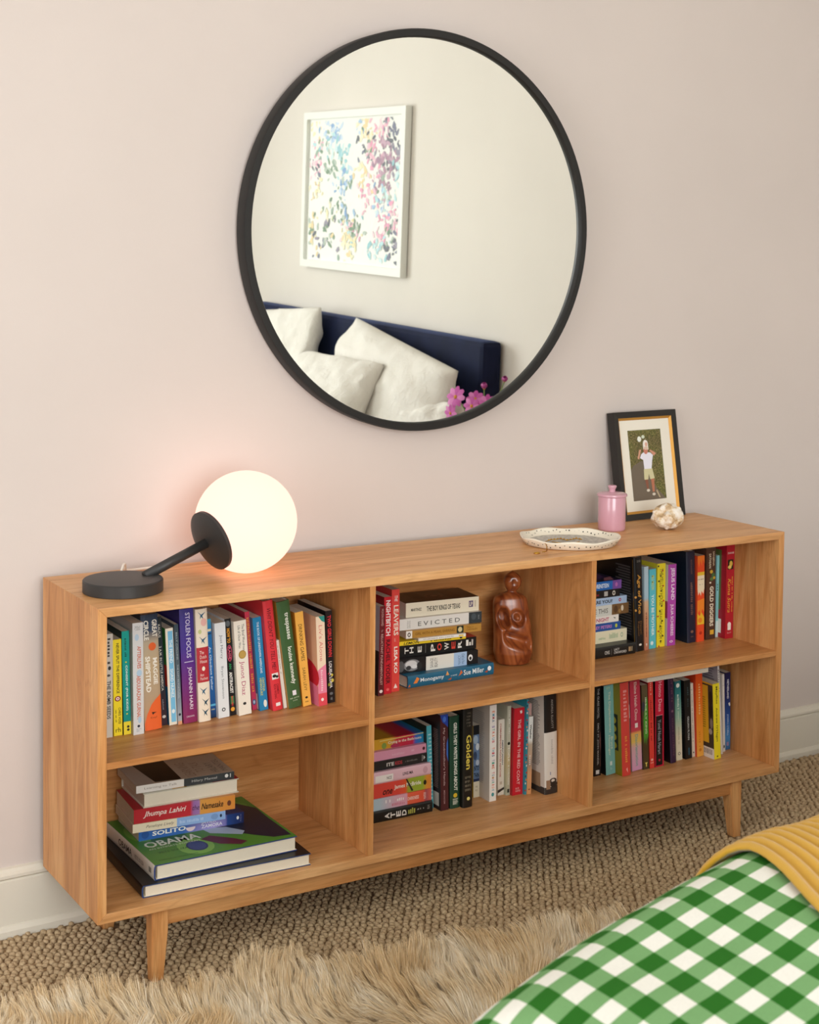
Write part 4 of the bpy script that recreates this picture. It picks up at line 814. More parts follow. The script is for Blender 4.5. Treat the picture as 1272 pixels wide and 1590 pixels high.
stand('L', (665, 1421), (750, 1410), (642, 442), ZBT, 'lemon yellow spine with black serif lettering and dark photo cover, standing forward', G9, '#eede2c',
      [T('Mayflies', .04, .27, .36, .72, '#3a3a20', .01), T("Andrew O'Hagan", .32, .77, .32, .68, '#3a3a20', .01), O(.965, .5, .012, .12, '#6a6420'),
       Q(.02, .86, .0, .6, '#3a322e', 'B'), O(.2, .07, .1, .05, '#17130f', 'B'), O(.53, .06, .07, .04, '#8a7a72', 'B'), O(.64, .09, .04, .05, '#a89a92', 'B'), O(.36, .07, .09, .05, '#191512', 'B'), Q(.04, .8, .14, 1, '#d8a92a', 'B'), Q(.86, 1, 0, 1, '#e6ded6', 'B')]
      + lines('B', .2, .62, .22, .36, 14, '#9a7a1c')+bars('B', .88, .95, .06, .3, 10, '#3a3630'), back='#d8a92a', d=.13)
stand('L', (752, 1352), (776, 1347), (704, 207), ZBT, 'tall thin white spine with grey lilac back cover behind the yellow one', G9, '#e6e4e2',
      [*scr(10, 'r', .04, .3, .25, .75, '#3a3a44')]+lines('B', .04, .3, .1, .8, 9, '#77707c'), back='#aaa2ac', d=.14)
stand('L', (778, 1318), (808, 1303), (765, 312), ZBT, 'plain white spine with a small black mark beside the blue one', G9, '#e4e2dd', [O(.935, .5, .022, .28, '#1d1d1d'), Q(.14, .15, .1, .9, '#cfccc6')], d=.13)
stand('L', (815, 1293), (883, 1282), (817, 292), ZBT, 'navy to sky blue paperback with white capitals at the end of the row', G9, [(0, '#1b1f4c'), (.3, '#1c2a66'), (.6, '#2658a8'), (.85, '#4a90d0'), (1, '#3a6aa0')],
      [T('NETHERLAND', .09, .34, .35, .72, '#dfe4ee', .03), Y([(.4, .6), (.39, .9), (.43, 1), (.44, .8)], '#eef0f0'), T("JOSEPH O'NEILL", .54, .82, .32, .68, '#bcd4ee', .02), Q(.9, .95, .3, .7, '#a08ab0')], d=.13)
BOOKS.append(('top', 'L', (588, 280), 'thin white paged volume lying flat on top of the standing row', G9, '#e3dfd6', dict()))
# --- lettering geometry, then the books themselves
jobs = set()
GRASS = [Q(0, 1, 0, 1, '#4f8a34', 'F'), O(.35, .12, .2, .1, '#72a548', 'F'), O(.8, .35, .16, .12, '#7cb04e', 'F'), O(.2, .8, .14, .16, '#5f9a40', 'F'), O(.55, .25, .12, .12, '#3a6a2a', 'F'), O(.3, .45, .1, .1, '#2f5a24', 'F'),
         Y([(.55, .98), (.3, .99), (.12, .9), (.1, .75), (.2, .62), (.42, .55), (.62, .62), (.8, .75), (.93, .86), (.95, .98)], '#1b1d33', 'F'),
         Y([(.62, .52), (.5, .5), (.56, .66), (.7, .74), (.76, .7)], '#aebed6', 'F'), Y([(.7, .42), (.66, .5), (.8, .62), (.9, .68), (.94, .62), (.85, .5)], '#5a2038', 'F'),
         O(.8, .36, .1, .07, '#2b3566', 'F'), O(.8, .36, .085, .058, '#3c4a80', 'F'),
         T('OBAMA', .56, .67, .06, .44, '#e8ecdf', .02, 0, 'F', 'h'), T('AN INTIMATE PORTRAIT', .69, .72, .06, .42, '#d8e2c8', .0, 0, 'F', 'h'), T('PETE SOUZA', .78, .81, .1, .3, '#2e5424', .0, 0, 'F', 'h'), T('FOREWORD BY BARACK OBAMA', .92, .94, .05, .32, '#2e5424', .0, 0, 'F', 'h')]
MOON = [Y([(.485+.045*math.cos(a), .47-.37*math.sin(a)) for a in [math.pi*i/14 for i in range(15)]], '#f0d8e0')]
def expand(items):
    out = []
    for it in items:
        if it == ('GRASS',): out += GRASS
        elif it == ('MOON',): out += MOON
        else: out.append(it)
    return out
for B in BOOKS:
    for x in B:
        if isinstance(x, list) and x and isinstance(x[0], tuple) and isinstance(x[0][0], str): text_jobs(expand(x), jobs)
make_glyphs(jobs)
def mat_from(ex, ey, ez, loc):
    m = Matrix.Identity(4)
    for i in range(3): m[i][0], m[i][1], m[i][2], m[i][3] = ex[i], ey[i], ez[i], loc[i]
    return m
def kindname(hard): return 'hardback_book' if hard else 'paperback_book'
stack_z = {}; last = None; base_y = {}
CELLX = {}
for g_, (a_, c_) in {G1: (BT, BX1), G2: (BX1+BTD, BX2), G5: (BX2+BTD, BW-BT), G8: (BX1+BTD, BX2), G9: (BX2+BTD, BW-BT)}.items(): CELLX[g_] = (a_, c_)
# standing rows: read position, thickness, height and lean off the photograph, then keep neighbours from cutting into each other
ROWS = {}
for B in BOOKS:
    if B[0] not in ('stand', 'lean'): continue
    _, crop, bl, br, tl, z, label, group, spine, items, d, kw = B
    P = onZ(*cpx(crop, bl), z); y0 = P[1]; x0 = P[0]
    x1 = onY(*cpx(crop, br), y0)[0]; top = onY(*cpx(crop, tl), y0)
    r = dict(x0=x0, x1=x1, y=y0, s=(top[0]-x0)/(top[2]-z), h=top[2]-z, label=label)
    lo, hi = CELLX[group]
    if r['x1'] > hi-.001: q = r['x1']-hi+.001; r['x0'] -= q; r['x1'] -= q
    if r['x0'] < lo+.001: r['x0'] = lo+.001
    row = ROWS.setdefault(group, [])
    if row:
        p = row[-1]
        hh = min(p['h'], r['h'])
        # same slope as the neighbour where the top would run into it
        if r['s']*hh+r['x0'] < p['s']*hh+p['x1']+.0004:
            need = (p['x1']-r['x0']+.0004)/hh+p['s']
            r['s'] = min(need, r['s']+.03) if need > r['s'] else r['s']
        for zz in (0, hh):
            q = p['x1']+p['s']*zz+.0004-(r['x0']+r['s']*zz)
            if q > 0:
                r['x0'] += q*.5; p['x1'] -= q*.5
    row.append(r)
RES = {r['label']: r for row in ROWS.values() for r in row}
for B in BOOKS:
    if B[0] in ('stand', 'lean'):
        _, crop, bl, br, tl, z, label, group, spine, items, d, kw = B
        r = RES[label]; x0, x1, y0 = r['x0'], r['x1'], r['y']
        lean = math.atan(r['s']); h = r['h']/math.cos(lean)
        d = min(d, -.013-y0)
        h = min(h, (BZ1-BT-ZSH if z > .3 else BZS-BTS-ZBT)-.004)
        t = max(.003, (x1-x0)*math.cos(lean)-.0003)
        c, s = math.cos(lean), math.sin(lean)
        # a book leaning left stands on its lower left edge, one leaning right on its lower right edge
        loc = (x0, y0, z+(t*s if lean > 0 else 0)+.0002)
        hard = kw.pop('hard', False)
        build_book(mat_from((c, 0, -s), (0, 1, 0), (s, 0, c), loc), kindname(hard), label, group, t, h, d, spine, items=items, hard=hard, **kw)
        last = dict(x1=x1, y=y0)
    elif B[0] == 'after':
        _, crop, tr, t, back, z, label, group, spine, items, kw = B
        y0 = last['y']+back; top = onY(*cpx(crop, tr), y0)
        x0 = last['x1']+.0006
        build_book(mat_from((1, 0, 0), (0, 1, 0), (0, 0, 1), (x0, y0, z+.0002)), 'paperback_book', label, group, t, top[2]-z, kw['d'], spine, items=items)
    elif B[0] == 'lie':
        _, crop, br, tr, label, group, spine, items, bl, h, d, z, kw = B
        base = ZSH if group in (G3, G4) else ZBT
        z = stack_z.get(group, base)+.0002
        y0 = onZ(*cpx(crop, br), z)[1]
        by0 = base_y.setdefault(group, y0)
        y0 = max(by0-.02, min(by0+.03, y0))
        P = onY(*cpx(crop, br), y0); x1 = P[0]
        if group == G4: x1 = min(x1, 1.4866-.056*(z-ZSH)-.003)
        if group == G7: x1 = min(x1, .8745)
        yaw = 0.0
        if bl is not None:
            Q0 = onZ(*cpx(crop, bl), z); yaw = math.atan2(y0-Q0[1], x1-Q0[0]); yaw = max(-.09, min(.06, yaw))
            yl = y0-.2*math.sin(yaw); h = (x1-onY(*cpx(crop, bl), yl)[0])/math.cos(yaw)
        t = max(.006, onY(*cpx(crop, tr), y0)[2]-z)
        cy, sy = math.cos(yaw), math.sin(yaw)
        ez = (-cy, -sy, 0); ey = (-sy, cy, 0); ex = (0, 0, 1)
        d = min(d, (-.014-max(y0, y0-h*sy))*.99)
        hard = kw.pop('hard', False)
        build_book(mat_from(ex, ey, ez, (x1, y0, z)), kindname(hard), label, group, t, h, d, spine, items=expand(items), hard=hard, **kw)
        stack_z[group] = z+t
    elif B[0] == 'big':
        _, crop, bl, br, tl, label, group, spine, depth, items, kw = B
        z = stack_z.get(group, ZBT)+.0002
        P = onZ(*cpx(crop, bl), z); Q0 = onZ(*cpx(crop, br), z); yaw = math.atan2(Q0[1]-P[1], Q0[0]-P[0]); w = math.hypot(*(Q0-P)[:2])
        t = onY(*cpx(crop, tl), P[1])[2]-z
        cy, sy = math.cos(yaw), math.sin(yaw)
        L_ = min(depth, (-.014-P[1]-max(0, w*sy))/cy)
        m = mat_from((0, 0, 1), (cy, sy, 0), (-sy, cy, 0), (P[0], P[1], z))
        build_book(m, 'picture_book', label, group, t, L_, w, spine, front=kw['front'], back=kw['board'], hard=True, items=expand(items), edge=kw['board'])
        stack_z[group] = z+t
    elif B[0] == 'fore':
        _, crop, bl, br, tr, label, group, spine, items, kw = B
        z = stack_z.get(group, ZBT)+.0002
        P = onZ(*cpx(crop, bl), z); Q0 = onZ(*cpx(crop, br), z); yaw = math.atan2(Q0[1]-P[1], Q0[0]-P[0]); w = math.hypot(*(Q0-P)[:2])
        t = onY(*cpx(crop, tr), Q0[1])[2]-z
        cy, sy = math.cos(yaw), math.sin(yaw); d = .145
        m = mat_from((0, 0, 1), (sy, -cy, 0), (cy, sy, 0), (P[0]-sy*d, P[1]+cy*d, z))
        build_book(m, 'hardback_book', label, group, t, w, d, spine, front=kw['front'], back='#d8cfbc', hard=True, items=[Q(.0, .28, .72, 1, '#a8242c', 'F'), Q(.55, .7, .8, 1, '#c99a34', 'F')])
        stack_z[group] = z+t
    elif B[0] == 'top':
        _, crop, br, label, group, spine, kw = B
        zt_ = .4245
        P = onZ(*cpx(crop, br), zt_)
        m = mat_from((0, 0, 1), (0, -1, 0), (1, 0, 0), (P[0]-.2, P[1]+.13, zt_))
        build_book(m, 'paperback_book', label, group, .011, .2, .13, spine)
# ------------------------------------------------------------------ things on top of the bookcase
ZT = BZ1
# globe lamp
lamp = empty('table_lamp', (.1003, -.2081, ZT))
tag(lamp, 'black disc-based lamp with tilted arm and glowing white globe', 'lamp')
M_LAMP = plain('#2b2a2a', .48, 0, .5)
lathe('lamp_base', [(.0800, .0002), (.0815, .0015), (.0815, .0235), (.0795, .0258), (.0765, .0262), (.001, .0262)], M_LAMP, lamp, 72)
GC = Vector((.3997-.1003, -.1566+.2081, .111))              # globe centre relative to the base
dirv = Vector((.1003-.3997, -.2081+.1566, 0)).normalized()*math.cos(R(19)) + Vector((0, 0, -math.sin(R(19))))
A0 = GC + dirv*((GC.z-.024)/math.sin(R(19))); A1 = GC + dirv*.105
tube('lamp_arm', [A0, A0.lerp(A1, .5), A1], .0105, M_LAMP, lamp, 20)
q = dirv.to_track_quat('Z', 'Y')
def on_globe(name, prof, mat, n=64, at=GC):
    o = lathe(name, prof, mat, lamp, n); o.location = at; o.rotation_mode = 'QUATERNION'; o.rotation_quaternion = q; return o
M_GLOBE = bpy.data.materials.new('opal_glass_lit'); nt, N, L, bs = nodes_of(M_GLOBE)
bs.inputs['Base Color'].default_value = (.10, .10, .10, 1); bs.inputs['Roughness'].default_value = .7; bs.inputs['Specular IOR Level'].default_value = .15
bs.inputs['Emission Color'].default_value = (1.0, .535, .42, 1); bs.inputs['Emission Strength'].default_value = 1.5
sph = []
for i in range(41):
    a = math.pi*i/40; a = a if a > .62 else .62
    sph.append((max(.0006, .111*math.sin(a)), .111*math.cos(a)))
prof = [(.0006, .111*math.cos(.62))]+[p for p in dict.fromkeys(sph)]
on_globe('globe_shade', prof[::-1], M_GLOBE, 72)
cap = [(.0006, .112)]+[(.0665*math.sin(x)/math.sin(1.0), .1045-(1-math.cos(x))*.026) for x in [.05+.95*i/10 for i in range(11)]]
cap = [(r, z+.006) for r, z in cap]+[(.0660, .0905)]
on_globe('socket_cap', [(r, z) for r, z in reversed([(r, z) for r, z in cap])], M_LAMP, 64)
cord = [(.02, .075, .010), (.035, .10, .022), (.045, .118, .030), (.056, .136, .028), (.062, .150, .014), (.064, .160, .0065), (.10, .175, .0042), (.2, .185, .0042)]
cpts = []
for i in range(len(cord)-1):
    for k in range(6): cpts.append(Vector(cord[i]).lerp(Vector(cord[i+1]), k/6))
sm = [sum((cpts[max(0, min(len(cpts)-1, i+j))] for j in range(-4, 5)), Vector())/9 for i in range(len(cpts))]
tube('power_cord', sm, .0028, plain('#e9e2d8', .5), lamp, 10)

# oval speckled dish
dish = empty('trinket_dish', (1.2382, -.2134, ZT), (0, 0, R(-32)))
tag(dish, 'cream oval pottery dish with black speckled dots and wavy rim', 'dish')
M_CREAM = plain('#efe6d4', .35, 0, .5)
def rim(a): return 1+.010*math.sin(5*a+.4)+.008*math.sin(9*a+1.1)
V, F = [], []; n = 96
prof = [(.0, .0), (.86, 0), (.93, .002), (1.0, .016), (1.008, .019), (.99, .0205), (.965, .018), (.90, .0065), (.86, .0052), (.0, .0052)]
for (r_, z_) in prof:
    for k in range(n):
        a = 2*math.pi*k/n; w = rim(a) if r_ > .9 else 1
        V.append((.121*max(r_, .001)*w*math.cos(a), .106*max(r_, .001)*w*math.sin(a), z_*(1+(.1*math.sin(7*a) if z_ > .01 else 0))+.0002))
for i in range(len(prof)-1):
    for k in range(n): F.append((i*n+k, i*n+(k+1) % n, (i+1)*n+(k+1) % n, (i+1)*n+k))
mesh_obj('dish_body', V, F, M_CREAM, dish, smooth=True)
M_GREY = bpy.data.materials.new('speckled_grey_glaze'); nt, N, L, bs = nodes_of(M_GREY)
tc = node(N, 'ShaderNodeTexCoord'); n1 = noise_n(N, 120, 4, .7); L.new(tc.outputs['Object'], n1.inputs['Vector'])
rr = ramp(N, [(.35, lin('#8e8984')), (.6, lin('#c9c3ba')), (.8, lin('#d8d2c8'))]); L.new(n1.outputs[0], rr.inputs[0]); L.new(rr.outputs[0], bs.inputs['Base Color']); bs.inputs['Roughness'].default_value = .4
mesh_obj('dish_glaze', [(.121*.855*math.cos(2*math.pi*k/64), .106*.855*math.sin(2*math.pi*k/64), .0058) for k in range(64)], [tuple(range(64))], M_GREY, dish)
rnd = random.Random(4); V, F = [], []
def dot(c, nrm, r_):
    c = Vector(c); nrm = Vector(nrm).normalized(); t1 = nrm.orthogonal().normalized(); t2 = nrm.cross(t1); b0 = len(V); c = c+nrm*.0006
    for k in range(8): V.append(c+(t1*math.cos(k*math.pi/4)+t2*math.sin(k*math.pi/4))*r_)
    F.append(tuple(range(b0, b0+8)))
for k in range(64):
    a = 2*math.pi*(k+rnd.random()*.5)/64; f = .25+.6*rnd.random(); w = rim(a)
    r_ = .93+(1-.93)*f; z_ = .002+.014*f
    dot((.121*r_*w*math.cos(a), .106*r_*w*math.sin(a), z_), (math.cos(a), math.sin(a), -.5), .0012+.0008*rnd.random())
    f = .2+.65*rnd.random(); r_ = .9+.065*f; z_ = .0065+.0115*f
    dot((.121*r_*w*math.cos(a), .106*r_*w*math.sin(a), z_), (-math.cos(a), -math.sin(a), .6), .0012+.0008*rnd.random())
dd = mesh_obj('painted_dots', V, F, plain('#26221f', .5), dish); dd['kind'] = 'stuff'

# gold chain spilling over the rim
M_GOLD = plain('#c79a3a', .28, 1.0)
neck = empty('gold_necklace', (1.2382, -.2134, ZT)); tag(neck, 'fine gold chain necklace spilling over the dish rim', 'necklace')
def on_top(px, py, dz): p_ = onZ(px, py, ZT+dz); return Vector((p_[0]-1.2382, p_[1]+.2134, dz))
path = [on_top(x, y, dz) for x, y, dz in [(904, 838, .0085), (895, 836, .009), (888, 838, .0085), (880, 839, .009), (872, 836.5, .0085), (864, 837.5, .009), (856, 838, .0085), (850, 840, .009), (846, 842, .010), (848.5, 846, .0225), (849.2, 850, .020), (849.3, 854, .012), (849, 856, .003), (846, 857, .0025), (841, 857.5, .002)]]
pts = []
for i in range(len(path)-1):
    for k in range(8): pts.append(path[i].lerp(path[i+1], k/8))
jit = random.Random(2)
tube('chain', [p+Vector((jit.uniform(-1, 1), jit.uniform(-1, 1), jit.uniform(0, .8)))*.0009 for p in pts], .0011, M_GOLD, neck, 6)
loop = [on_top(*q_) for q_ in [(900, 841, .0075), (890, 843, .0075), (878, 843.5, .0075), (866, 842.5, .0075), (856, 841, .0075)]]
pts2 = [loop[i].lerp(loop[i+1], k/8) for i in range(len(loop)-1) for k in range(8)]
tube('chain', pts2, .0010, M_GOLD, neck, 6)
for i in range(3, 58, 5):
    c_ = pts[i]; bm = bmesh.new(); bmesh.ops.create_icosphere(bm, subdivisions=1, radius=.0024)
    for v in bm.verts: v.co += c_+Vector((0, 0, .001))
    bm_obj('bead', bm, M_GOLD, neck, True)
c_ = on_top(834, 858.5, .0016)
tube('ring_clasp', [c_+Vector((.0075*math.cos(2*math.pi*k/20), .0055*math.sin(2*math.pi*k/20), 0)) for k in range(20)], .0013, M_GOLD, neck, 6, closed=True)

# pink lidded jar
jar = empty('lidded_jar', (1.452, -.108, ZT)); tag(jar, 'small glossy pink ceramic jar with knobbed lid', 'jar')
M_PINK = plain('#d09dac', .22, 0, .5, .4)
lathe('jar_body', [(.0325, .0002), (.0345, .002), (.0352, .006), (.0352, .0845), (.0345, .0865), (.001, .0865)], M_PINK, jar, 64)
lid = lathe('jar_lid', [(.0362, .0868), (.0385, .0880), (.0388, .0905), (.0375, .0935), (.030, .0962), (.0120, .0975), (.0085, .0985), (.001, .0985)], M_PINK, jar, 64)
lathe('lid_knob', [(.0080, .0984), (.0078, .104), (.0105, .109), (.0112, .112), (.0100, .1145), (.006, .1155), (.001, .1156)], M_PINK, lid, 32)

# framed snapshot leaning on the wall
lean = .165; yaw = .055
fr_m = Matrix.Translation((1.556, -.030, ZT+.0003)) @ Matrix.Rotation(yaw, 4, 'Z') @ Matrix.Rotation(-lean, 4, 'X')
ph = empty('photo_frame', matrix=fr_m); tag(ph, 'black and gold picture frame holding a portrait snapshot, leaning on the wall', 'picture frame')
FW, FH, FT = .2265, .289, .027
def frame_ring(name, x0, x1, z0, z1, w, y0, y1, mat, parent, slope=0.0):
    """mitred frame: four bars in one ring, front at y0"""
    o_ = [(x0, z0), (x1, z0), (x1, z1), (x0, z1)]; i_ = [(x0+w, z0+w), (x1-w, z0+w), (x1-w, z1-w), (x0+w, z1-w)]
    V = [(x, y0, z) for x, z in o_]+[(x, y0+slope, z) for x, z in i_]+[(x, y1, z) for x, z in o_]+[(x, y1, z) for x, z in i_]
    F = []
    for k in range(4):
        j = (k+1) % 4
        F += [(k, j, 4+j, 4+k), (8+j, 8+k, 12+k, 12+j), (k, 8+k, 8+j, j), (4+k, 4+j, 12+j, 12+k)]
    return mesh_obj(name, V, F, mat, parent)
frame_ring('frame_moulding', 0, FW, 0, FH, .0165, 0, FT, plain('#1e1b19', .35), ph, .002)
frame_ring('gold_fillet', .0165, FW-.0165, .0165, FH-.0165, .0065, .0025, .010, plain('#c8923c', .5, .35), ph, .005)
box('frame_back', (.012, .0125, .012), (FW-.012, .019, FH-.012), M_BLACK, ph)
mt = box('photo_mat', (.020, .0080, .020), (FW-.020, .0122, FH-.020), plain('#ece7da', .8), ph)
# the printed snapshot: lane, hedge and a man carrying a child on his shoulders
PX0, PX1, PZ0, PZ1 = .050, FW-.057, .050, FH-.0505
M_FOL = bpy.data.materials.new('snapshot_foliage'); nt, N, L, bs = nodes_of(M_FOL)
tc = node(N, 'ShaderNodeTexCoord'); n1 = noise_n(N, 260, 4, .8); L.new(tc.outputs['Object'], n1.inputs['Vector']); n2 = noise_n(N, 22, 3); L.new(tc.outputs['Object'], n2.inputs['Vector'])
r1 = ramp(N, [(.32, lin('#23240f')), (.46, lin('#55552a')), (.56, lin('#84764a')), (.7, lin('#c0b088'))]); L.new(n1.outputs[0], r1.inputs[0])
r2 = ramp(N, [(.4, (.75, .7, .6)), (.6, (.8, 1.0, .5))]); L.new(n2.outputs[0], r2.inputs[0])
L.new(mixc(N, L, r1.outputs[0], r2.outputs[0], .6, 'MULTIPLY'), bs.inputs['Base Color']); bs.inputs['Roughness'].default_value = .25
prints = []
box('snapshot', (PX0, .0074, PZ0), (PX1, .0082, PZ1), M_FOL, ph)
V, F, mi, mats_, mixd = [], [], [], [], {}
def pp(poly, col, lay=1):
    if col not in mixd: mixd[col] = len(mats_); mats_.append(plain(col, .3))
    b0 = len(V)
    for (u, v) in poly: V.append((PX0+u*(PX1-PX0), .0074-.00012*lay, PZ0+v*(PZ1-PZ0)))
    F.append(tuple(range(b0, b0+len(poly)))); mi.append(mixd[col])
def ell(u, v, a, b_, n=14): return [(u+a*math.cos(2*math.pi*k/n), v+b_*math.sin(2*math.pi*k/n)) for k in range(n)]
pp([(0, 0), (.98, 0), (.72, .16), (.6, .3), (.5, .52), (.33, .56), (.08, .5), (0, .44)], '#6d6152')
pp([(.7, .12), (.78, .02), (.82, .02), (.73, .14)], '#b9a98a', 2)
pp(ell(.33, .87, .06, .04), '#e8ebe2', 2); pp(ell(.45, .9, .05, .025), '#cfd8c4', 2); 
pp([(.34, .65), (.42, .68), (.62, .67), (.7, .63), (.66, .55), (.62, .43), (.4, .43), (.39, .57), (.3, .6)], '#e9e8f4', 3)
pp([(.38, .44), (.64, .44), (.69, .30), (.55, .29), (.52, .37), (.49, .29), (.37, .29)], '#cfc9a0', 4)
pp([(.39, .29), (.48, .29), (.48, .16), (.43, .15)], '#8a5540', 4); pp([(.57, .29), (.67, .30), (.65, .11), (.59, .11)], '#b87458', 4)
pp(ell(.46, .135, .05, .02), '#d8d0c2', 5); pp(ell(.62, .075, .05, .02), '#d8d0c2', 5)
pp([(.22, .60), (.27, .58), (.33, .68), (.36, .72), (.30, .72), (.26, .66)], '#d09a80', 4)
pp([(.72, .62), (.8, .65), (.76, .67), (.64, .71), (.6, .7)], '#c98e74', 4)
pp(ell(.49, .70, .065, .05), '#c47a66', 5); pp(ell(.50, .735, .06, .025), '#d9bda8', 6)
pp(ell(.5, .80, .075, .055), '#efe9e2', 5); pp(ell(.52, .79, .04, .03), '#d8a894', 6); pp([(.42, .8), (.58, .8), (.58, .72), (.55, .70), (.54, .75), (.46, .75), (.45, .70), (.42, .72)], '#e6dcd4', 4)
mesh_obj('snapshot_print', V, F, mats_, ph, midx=mi)
box('easel_strut', (FW/2-.02, FT, .01), (FW/2+.02, FT+.003, FH*.6), M_BLACK, ph)

# geode rock
def blob(name, rx, ry, rz, fn, mat, parent=None, sub=5):
    bm = bmesh.new(); bmesh.ops.create_icosphere(bm, subdivisions=sub, radius=1)
    for v in bm.verts:
        nrm = v.co.normalized(); f = fn(nrm); v.co = Vector((nrm.x*rx*f, nrm.y*ry*f, nrm.z*rz*f))
    return bm_obj(name, bm, mat, parent, True)
M_ROCK = bpy.data.materials.new('geode_stone'); nt, N, L, bs = nodes_of(M_ROCK)
tc = node(N, 'ShaderNodeTexCoord'); n1 = noise_n(N, 42, 5, .65); L.new(tc.outputs['Object'], n1.inputs['Vector']); n2 = noise_n(N, 160, 4); L.new(tc.outputs['Object'], n2.inputs['Vector'])
r1 = ramp(N, [(.3, lin('#8a6a4a')), (.42, lin('#d2b58c')), (.52, lin('#ece2d2')), (.66, lin('#f3eee6')), (.8, lin('#c98f48'))]); L.new(n1.outputs[0], r1.inputs[0]); L.new(r1.outputs[0], bs.inputs['Base Color'])
bs.inputs['Roughness'].default_value = .35; bump(N, L, bs, n2.outputs[0], .45, .002)
def rockf(nv):
    f = 1+.16*mnoise.noise(nv*2.1)+.07*mnoise.noise(nv*5)
    for c, w, dp in ((Vector((-.80, -.45, .5)).normalized(), .36, .42), (Vector((-.1, -.75, .6)).normalized(), .3, .16), (Vector((.4, -.2, .9)).normalized(), .28, .2)):
        ang = nv.angle(c); f -= dp*math.exp(-(ang/w)**2)
    f += .02*mnoise.noise(nv*11)
    if nv.z < -.6: f *= 1-.25*(-.6-nv.z)
    return f
rock = blob('geode', .0425, .036, .034, rockf, M_ROCK)
zmin = min(v.co.z for v in rock.data.vertices)
rock.location = (1.588, -.168, ZT-zmin+.0002); rock.rotation_euler = (0, 0, R(-8))
tag(rock, 'white and ochre geode with crystal hollows in front of the photo frame', 'rock')

# carved seated figure
M_CARVE = bpy.data.materials.new('polished_rosewood'); nt, N, L, bs = nodes_of(M_CARVE)
tc = node(N, 'ShaderNodeTexCoord'); mp = N.new('ShaderNodeMapping'); mp.inputs['Scale'].default_value = (9, 9, 3); mp.inputs['Rotation'].default_value = (.2, .15, 0); L.new(tc.outputs['Object'], mp.inputs['Vector'])
n1 = noise_n(N, 1.0, 2, .5, 2.0); L.new(mp.outputs[0], n1.inputs['Vector'])
mm = N.new('ShaderNodeMath'); mm.operation = 'MULTIPLY'; mm.inputs[1].default_value = 9; L.new(n1.outputs[0], mm.inputs[0])
fr = N.new('ShaderNodeMath'); fr.operation = 'PINGPONG'; fr.inputs[1].default_value = 1; L.new(mm.outputs[0], fr.inputs[0])
r1 = ramp(N, [(0, lin('#6a2f17')), (.3, lin('#8c4722')), (1, lin('#a85e32'))]); L.new(fr.outputs[0], r1.inputs[0]); L.new(r1.outputs[0], bs.inputs['Base Color'])
bs.inputs['Roughness'].default_value = .3; bs.inputs['Coat Weight'].default_value = .4; bs.inputs['Coat Roughness'].default_value = .2
prof = [(0, .0, .030, .026, 0), (.004, .0, .041, .036, 0), (.03, .0, .048, .043, 0), (.06, .0, .0475, .042, 0), (.10, -.003, .0455, .036, 0), (.13, -.006, .0445, .031, 0), (.152, -.008, .043, .028, 0), (.164, -.008, .0395, .025, 0), (.171, -.0075, .031, .0215, 0), (.176, -.006, .0150, .0145, 0),
        (.1805, -.005, .0105, .0105, 0), (.186, -.004, .0150, .0150, 0), (.195, -.003, .0205, .020, 0), (.206, -.003, .0222, .0215, 0), (.217, -.003, .0185, .018, 0), (.2265, -.003, .0075, .0075, 0), (.228, -.003, .0008, .0008, 0)]
zs_ = np.array([p[0] for p in prof]); V, F = [], []; nz, na = 150, 120
def smoothstep(x): x = max(0, min(1, x)); return x*x*(3-2*x)
for i in range(nz+1):
    z = .228*i/nz
    j = min(len(prof)-2, int(np.searchsorted(zs_, z, 'right')-1)); f = (z-zs_[j])/(zs_[j+1]-zs_[j])
    j0, j3 = max(0, j-1), min(len(prof)-1, j+2)
    def cr(k):   # monotone-ish smooth interpolation
        return prof[j][k]+(prof[j+1][k]-prof[j][k])*f
    cx, rx, ry = cr(1), cr(2), cr(3)
    for k in range(na):
        a = 2*math.pi*k/na; c_, s_ = math.cos(a), math.sin(a)
        e_ = 2.4; den = (abs(c_)**e_+abs(s_)**e_)**(1/e_)
        x, y = rx*c_/den, ry*s_/den
        if y < 0 and z < .17:
            # hollows carved in the front: arm opening, breast bowl with a bead, lap crescent
            def g(x0, z0, wx, wz, dp): return dp*math.exp(-(((x-x0)/wx)**2+((z-z0)/wz)**2)**2.6)
            dpt = g(-.0235, .117, .0135, .022, .034)+g(.010, .118, .0165, .017, .021)-g(.011, .118, .0075, .008, .019)
            lap = math.exp(-(((z-(.064-.32*(x-.004)))/.0135)**2)**1.3)*smoothstep((.038-abs(x-.006))/.014)
            y += dpt+.026*lap
        if z > .188 and y < 0:
            y += .004*math.exp(-(((x-cx*0)/.007)**2+((z-.203)/.008)**2))
        V.append((x+cx, y, z))
for i in range(nz):
    for k in range(na): F.append((i*na+k, i*na+(k+1) % na, (i+1)*na+(k+1) % na, (i+1)*na+k))
F.append(tuple(range(na-1, -1, -1)))
# smooth the stepped profile a little
Va = np.array(V).reshape(nz+1, na, 3)
for _ in range(2): Va[1:-1] = .25*Va[:-2]+.5*Va[1:-1]+.25*Va[2:]
fig = mesh_obj('seated_figure_sculpture', Va.reshape(-1, 3), F, M_CARVE, smooth=True)
fig.location = (1.148, -.108, ZSH+.0003); fig.rotation_euler = (0, 0, R(-24))
tag(fig, 'polished reddish wood carving of a faceless seated figure', 'sculpture')
